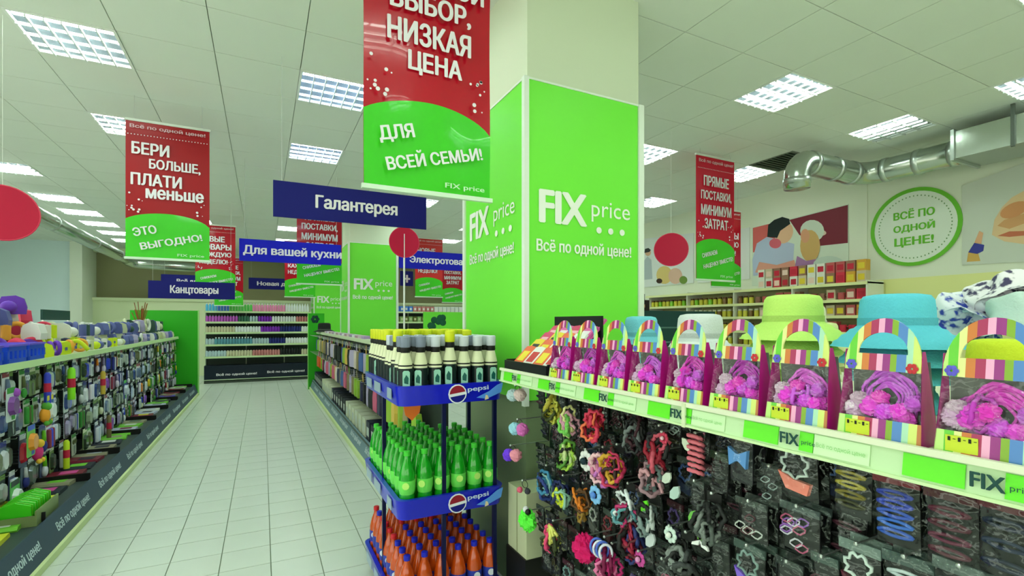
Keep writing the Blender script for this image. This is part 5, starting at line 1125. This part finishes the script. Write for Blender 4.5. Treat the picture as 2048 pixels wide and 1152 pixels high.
for ri, (z, cs) in enumerate(rowsC):
    seg = 0
    for i, cn in enumerate(cs):
        seg = 0 if i == 0 or cs[i - 1] != cn else seg + 1
        capc = {'sky blue': 'white', 'green': 'white', 'pink': 'white', 'mauve': 'dark green', 'violet': 'black', 'teal': 'white'}.get(cn, 'white' if ri == 0 else 'black')
        wd = 1.0 if ri < 2 else 1.15
        inst('small_bottle', '%s bottle on the far shelf, row %s down, %s from its left end' % (cn, ('one', 'two', 'three', 'four', 'five')[ri], ordn(i)), 'bottle', (-1.30 + i * .068, 15.17, z), [('body', bot[0][1], M(FC[cn], .4)), ('cap', bot[1][1], M(FC[capc], .4))], group='%s bottles on the far shelf' % cn, scale=(wd, wd, 1.25 if ri == 0 else 1.05))
# shelf unit beyond, seen between the pillars
sf2 = wall_shelf(3.2, 6.4, 15.3, [1.3, 1.62, 1.94], 'far shelf unit seen between the two green pillars')
for i in range(20):
    cn = ['blue'] * 7 + ['rose'] * 5 + ['white'] * 8; cn = cn[i]
    inst('storage_box', '%s box on the far shelf between the pillars, %s from its left end' % (cn, ordn(i)), 'box', (3.35 + i * .14, 15.48, 1.941), [('carton', cm('cb', lambda: MB().box(-.06, .06, -.08, .08, 0, .17).mesh()), M(FC[cn], .5)), ('label_print', cm('cbl', lambda: MB().box(-.03, .03, -.082, -.08, .05, .12).mesh()), M((236, 236, 236), .5))], group='boxes on the shelf between the pillars')
    inst('storage_box', 'olive box on the lower far shelf between the pillars, %s from its left end' % ordn(i), 'box', (3.35 + i * .14, 15.48, 1.621), [('carton', MESHES['cb'], M((110, 120, 60) if i % 2 else (150, 190, 120), .5)), ('label_print', MESHES['cbl'], M((206, 210, 170), .5))], group='olive boxes on the shelf between the pillars')
gh = root('green_header', 'green header board with dark emblem between the green pillars', 'sign', (3.0, 8.2, 0))
put('board', MB().box(-.55, .75, -.02, .02, 1.25, 1.78).mesh(), GREEN, gh); put('post', MB().box(-.5, -.46, .0, .03, 0, 1.25).box(.66, .7, 0, .03, 0, 1.25).mesh(), METAL, gh)
em = MB()
for q in range(7): em.ball((-.32 + .11 * math.cos(q), -.022, 1.6 + .08 * math.sin(q * 1.3)), .06, 8, 5, sc=(1, .1, 1))
put('emblem', em.mesh(True), M((16, 90, 60), .5), gh)

# ------------------------------------------------------------------ right wall shelf and dark rack
rs = root('shelf_unit', 'tall shelf unit along the right wall filled with jars and crockery', 'shelf unit', (7.2, 3.55, 0)); ro = Vector((7.2, 3.55, 0))
ya, yb = 3.55, 7.6
rp(rs, ro, 'back_panel', MB().box(7.2, 7.23, ya, yb, 0.05, 2.12), M((206, 206, 150), .7))
RZ = [1.25, 1.47, 1.69, 1.9]
for z in RZ + [2.12]:
    rp(rs, ro, 'shelf_board', MB().box(6.84, 7.2, ya, yb, z - .02, z), CREAM); rp(rs, ro, 'price_rail', MB().box(6.825, 6.84, ya, yb, z - .035, z + .005), M((226, 230, 170), .4))
for q in range(5): rp(rs, ro, 'upright', MB().box(6.83, 7.2, ya + q * .99, ya + q * .99 + .02, 0, 2.14), M((226, 230, 214), .5))
jar = MB().lathe([(.034, 0), (.038, .01), (.038, .09), (.03, .1)], 10).mesh('auto'); jl = MB().lathe([(.033, .1), (.033, .125)], 10).mesh('auto')
mug = MB().lathe([(.035, 0), (.042, .02), (.045, .1)], 12).mesh('auto'); mh = MB().ring((0, -.055, .05), .028, .006, (0, 0, PI / 2), 12, 5).mesh(True)
gb = MB().box(-.05, .05, -.07, .07, 0, .15).mesh(); gbl = MB().box(-.052, -.05, -.05, .05, .03, .11).mesh()
hr = random.Random(12)
for ri, z in enumerate(RZ + [2.12, 2.27]):
    y = ya + .1; i = 0
    while y < yb - .05:
        if z > 2 and y > 5.1 : break
        if y < 5.15:
            k = hr.random() * (.45 if ri >= 4 else 1); col, cn = hr.choice((((206, 50, 70), 'red'), ((214, 160, 60), 'amber'), ((206, 190, 160), 'beige'), ((226, 226, 214), 'white'), ((190, 90, 90), 'brick'), ((150, 110, 90), 'brown')))
            if k < .5: inst('gift_box', '%s box on wall shelf row %s, %s along from its near end' % (cn, ('one', 'two', 'three', 'four', 'top', 'uppermost')[ri], ordn(i)), 'box', (6.93, y, z + .001), [('carton', gb, M(col, .45)), ('label_print', gbl, M(hr.choice(((236, 206, 190), (226, 200, 60), (190, 40, 60))), .5))], group='boxes on the wall shelf', scale=(1, .8, 1 if ri == 4 else .95)); y += .13
            else: inst('crockery_mug', '%s mug on wall shelf row %s, %s along from its near end' % (cn, ('one', 'two', 'three', 'four', 'top', 'uppermost')[ri], ordn(i)), 'mug', (6.91, y, z + .001), [('cup', mug, M(col, .25)), ('mug_handle', mh, M(col, .25))], hr.uniform(-.6, .6), 'mugs on the wall shelf'); y += .12
        else:
            col, cn = ((206, 200, 60), 'yellow') if (i + ri) % 3 else ((120, 90, 40), 'brown') if y < 6.0 else ((130, 200, 40), 'lime')
            inst('food_jar', '%s jar on wall shelf row %s, %s along from its near end' % (cn, ('one', 'two', 'three', 'four', 'top', 'uppermost')[ri], ordn(i)), 'jar', (6.91, y, z + .001), [('glass', jar, M(col, .25, coat=.4)), ('lid', jl, M((90, 60, 30) if ri % 2 else (206, 206, 180), .4))], group='jars on the wall shelf'); y += .1
        i += 1
dr = root('dark_rack', 'dark teal rack with a black header right of the nearest pillar', 'shop rack', (4.75, 5.1, 0))
put('cabinet', MB().box(-.75, 1.15, 0, .5, 0, 1.76).mesh(), M((30, 74, 76), .5), dr); put('header_board', MB().box(-.72, -.12, -.02, 0, 1.76, 1.9).mesh(), M((30, 20, 24), .5), dr)
put('top_card', MB().box(-.45, -.2, -.02, 0, 1.9, 1.98).mesh(), M((30, 30, 28), .5), dr); put('shelf_edge', MB().box(-.75, .55, -.02, 0, 1.52, 1.54).box(-.75, .55, -.02, 0, 1.32, 1.34).mesh(), M((90, 130, 126), .5), dr)
put('print_strip', MB().box(-.66, -.2, -.024, -.02, 1.8, 1.84).mesh(), M((190, 150, 110), .5), dr)
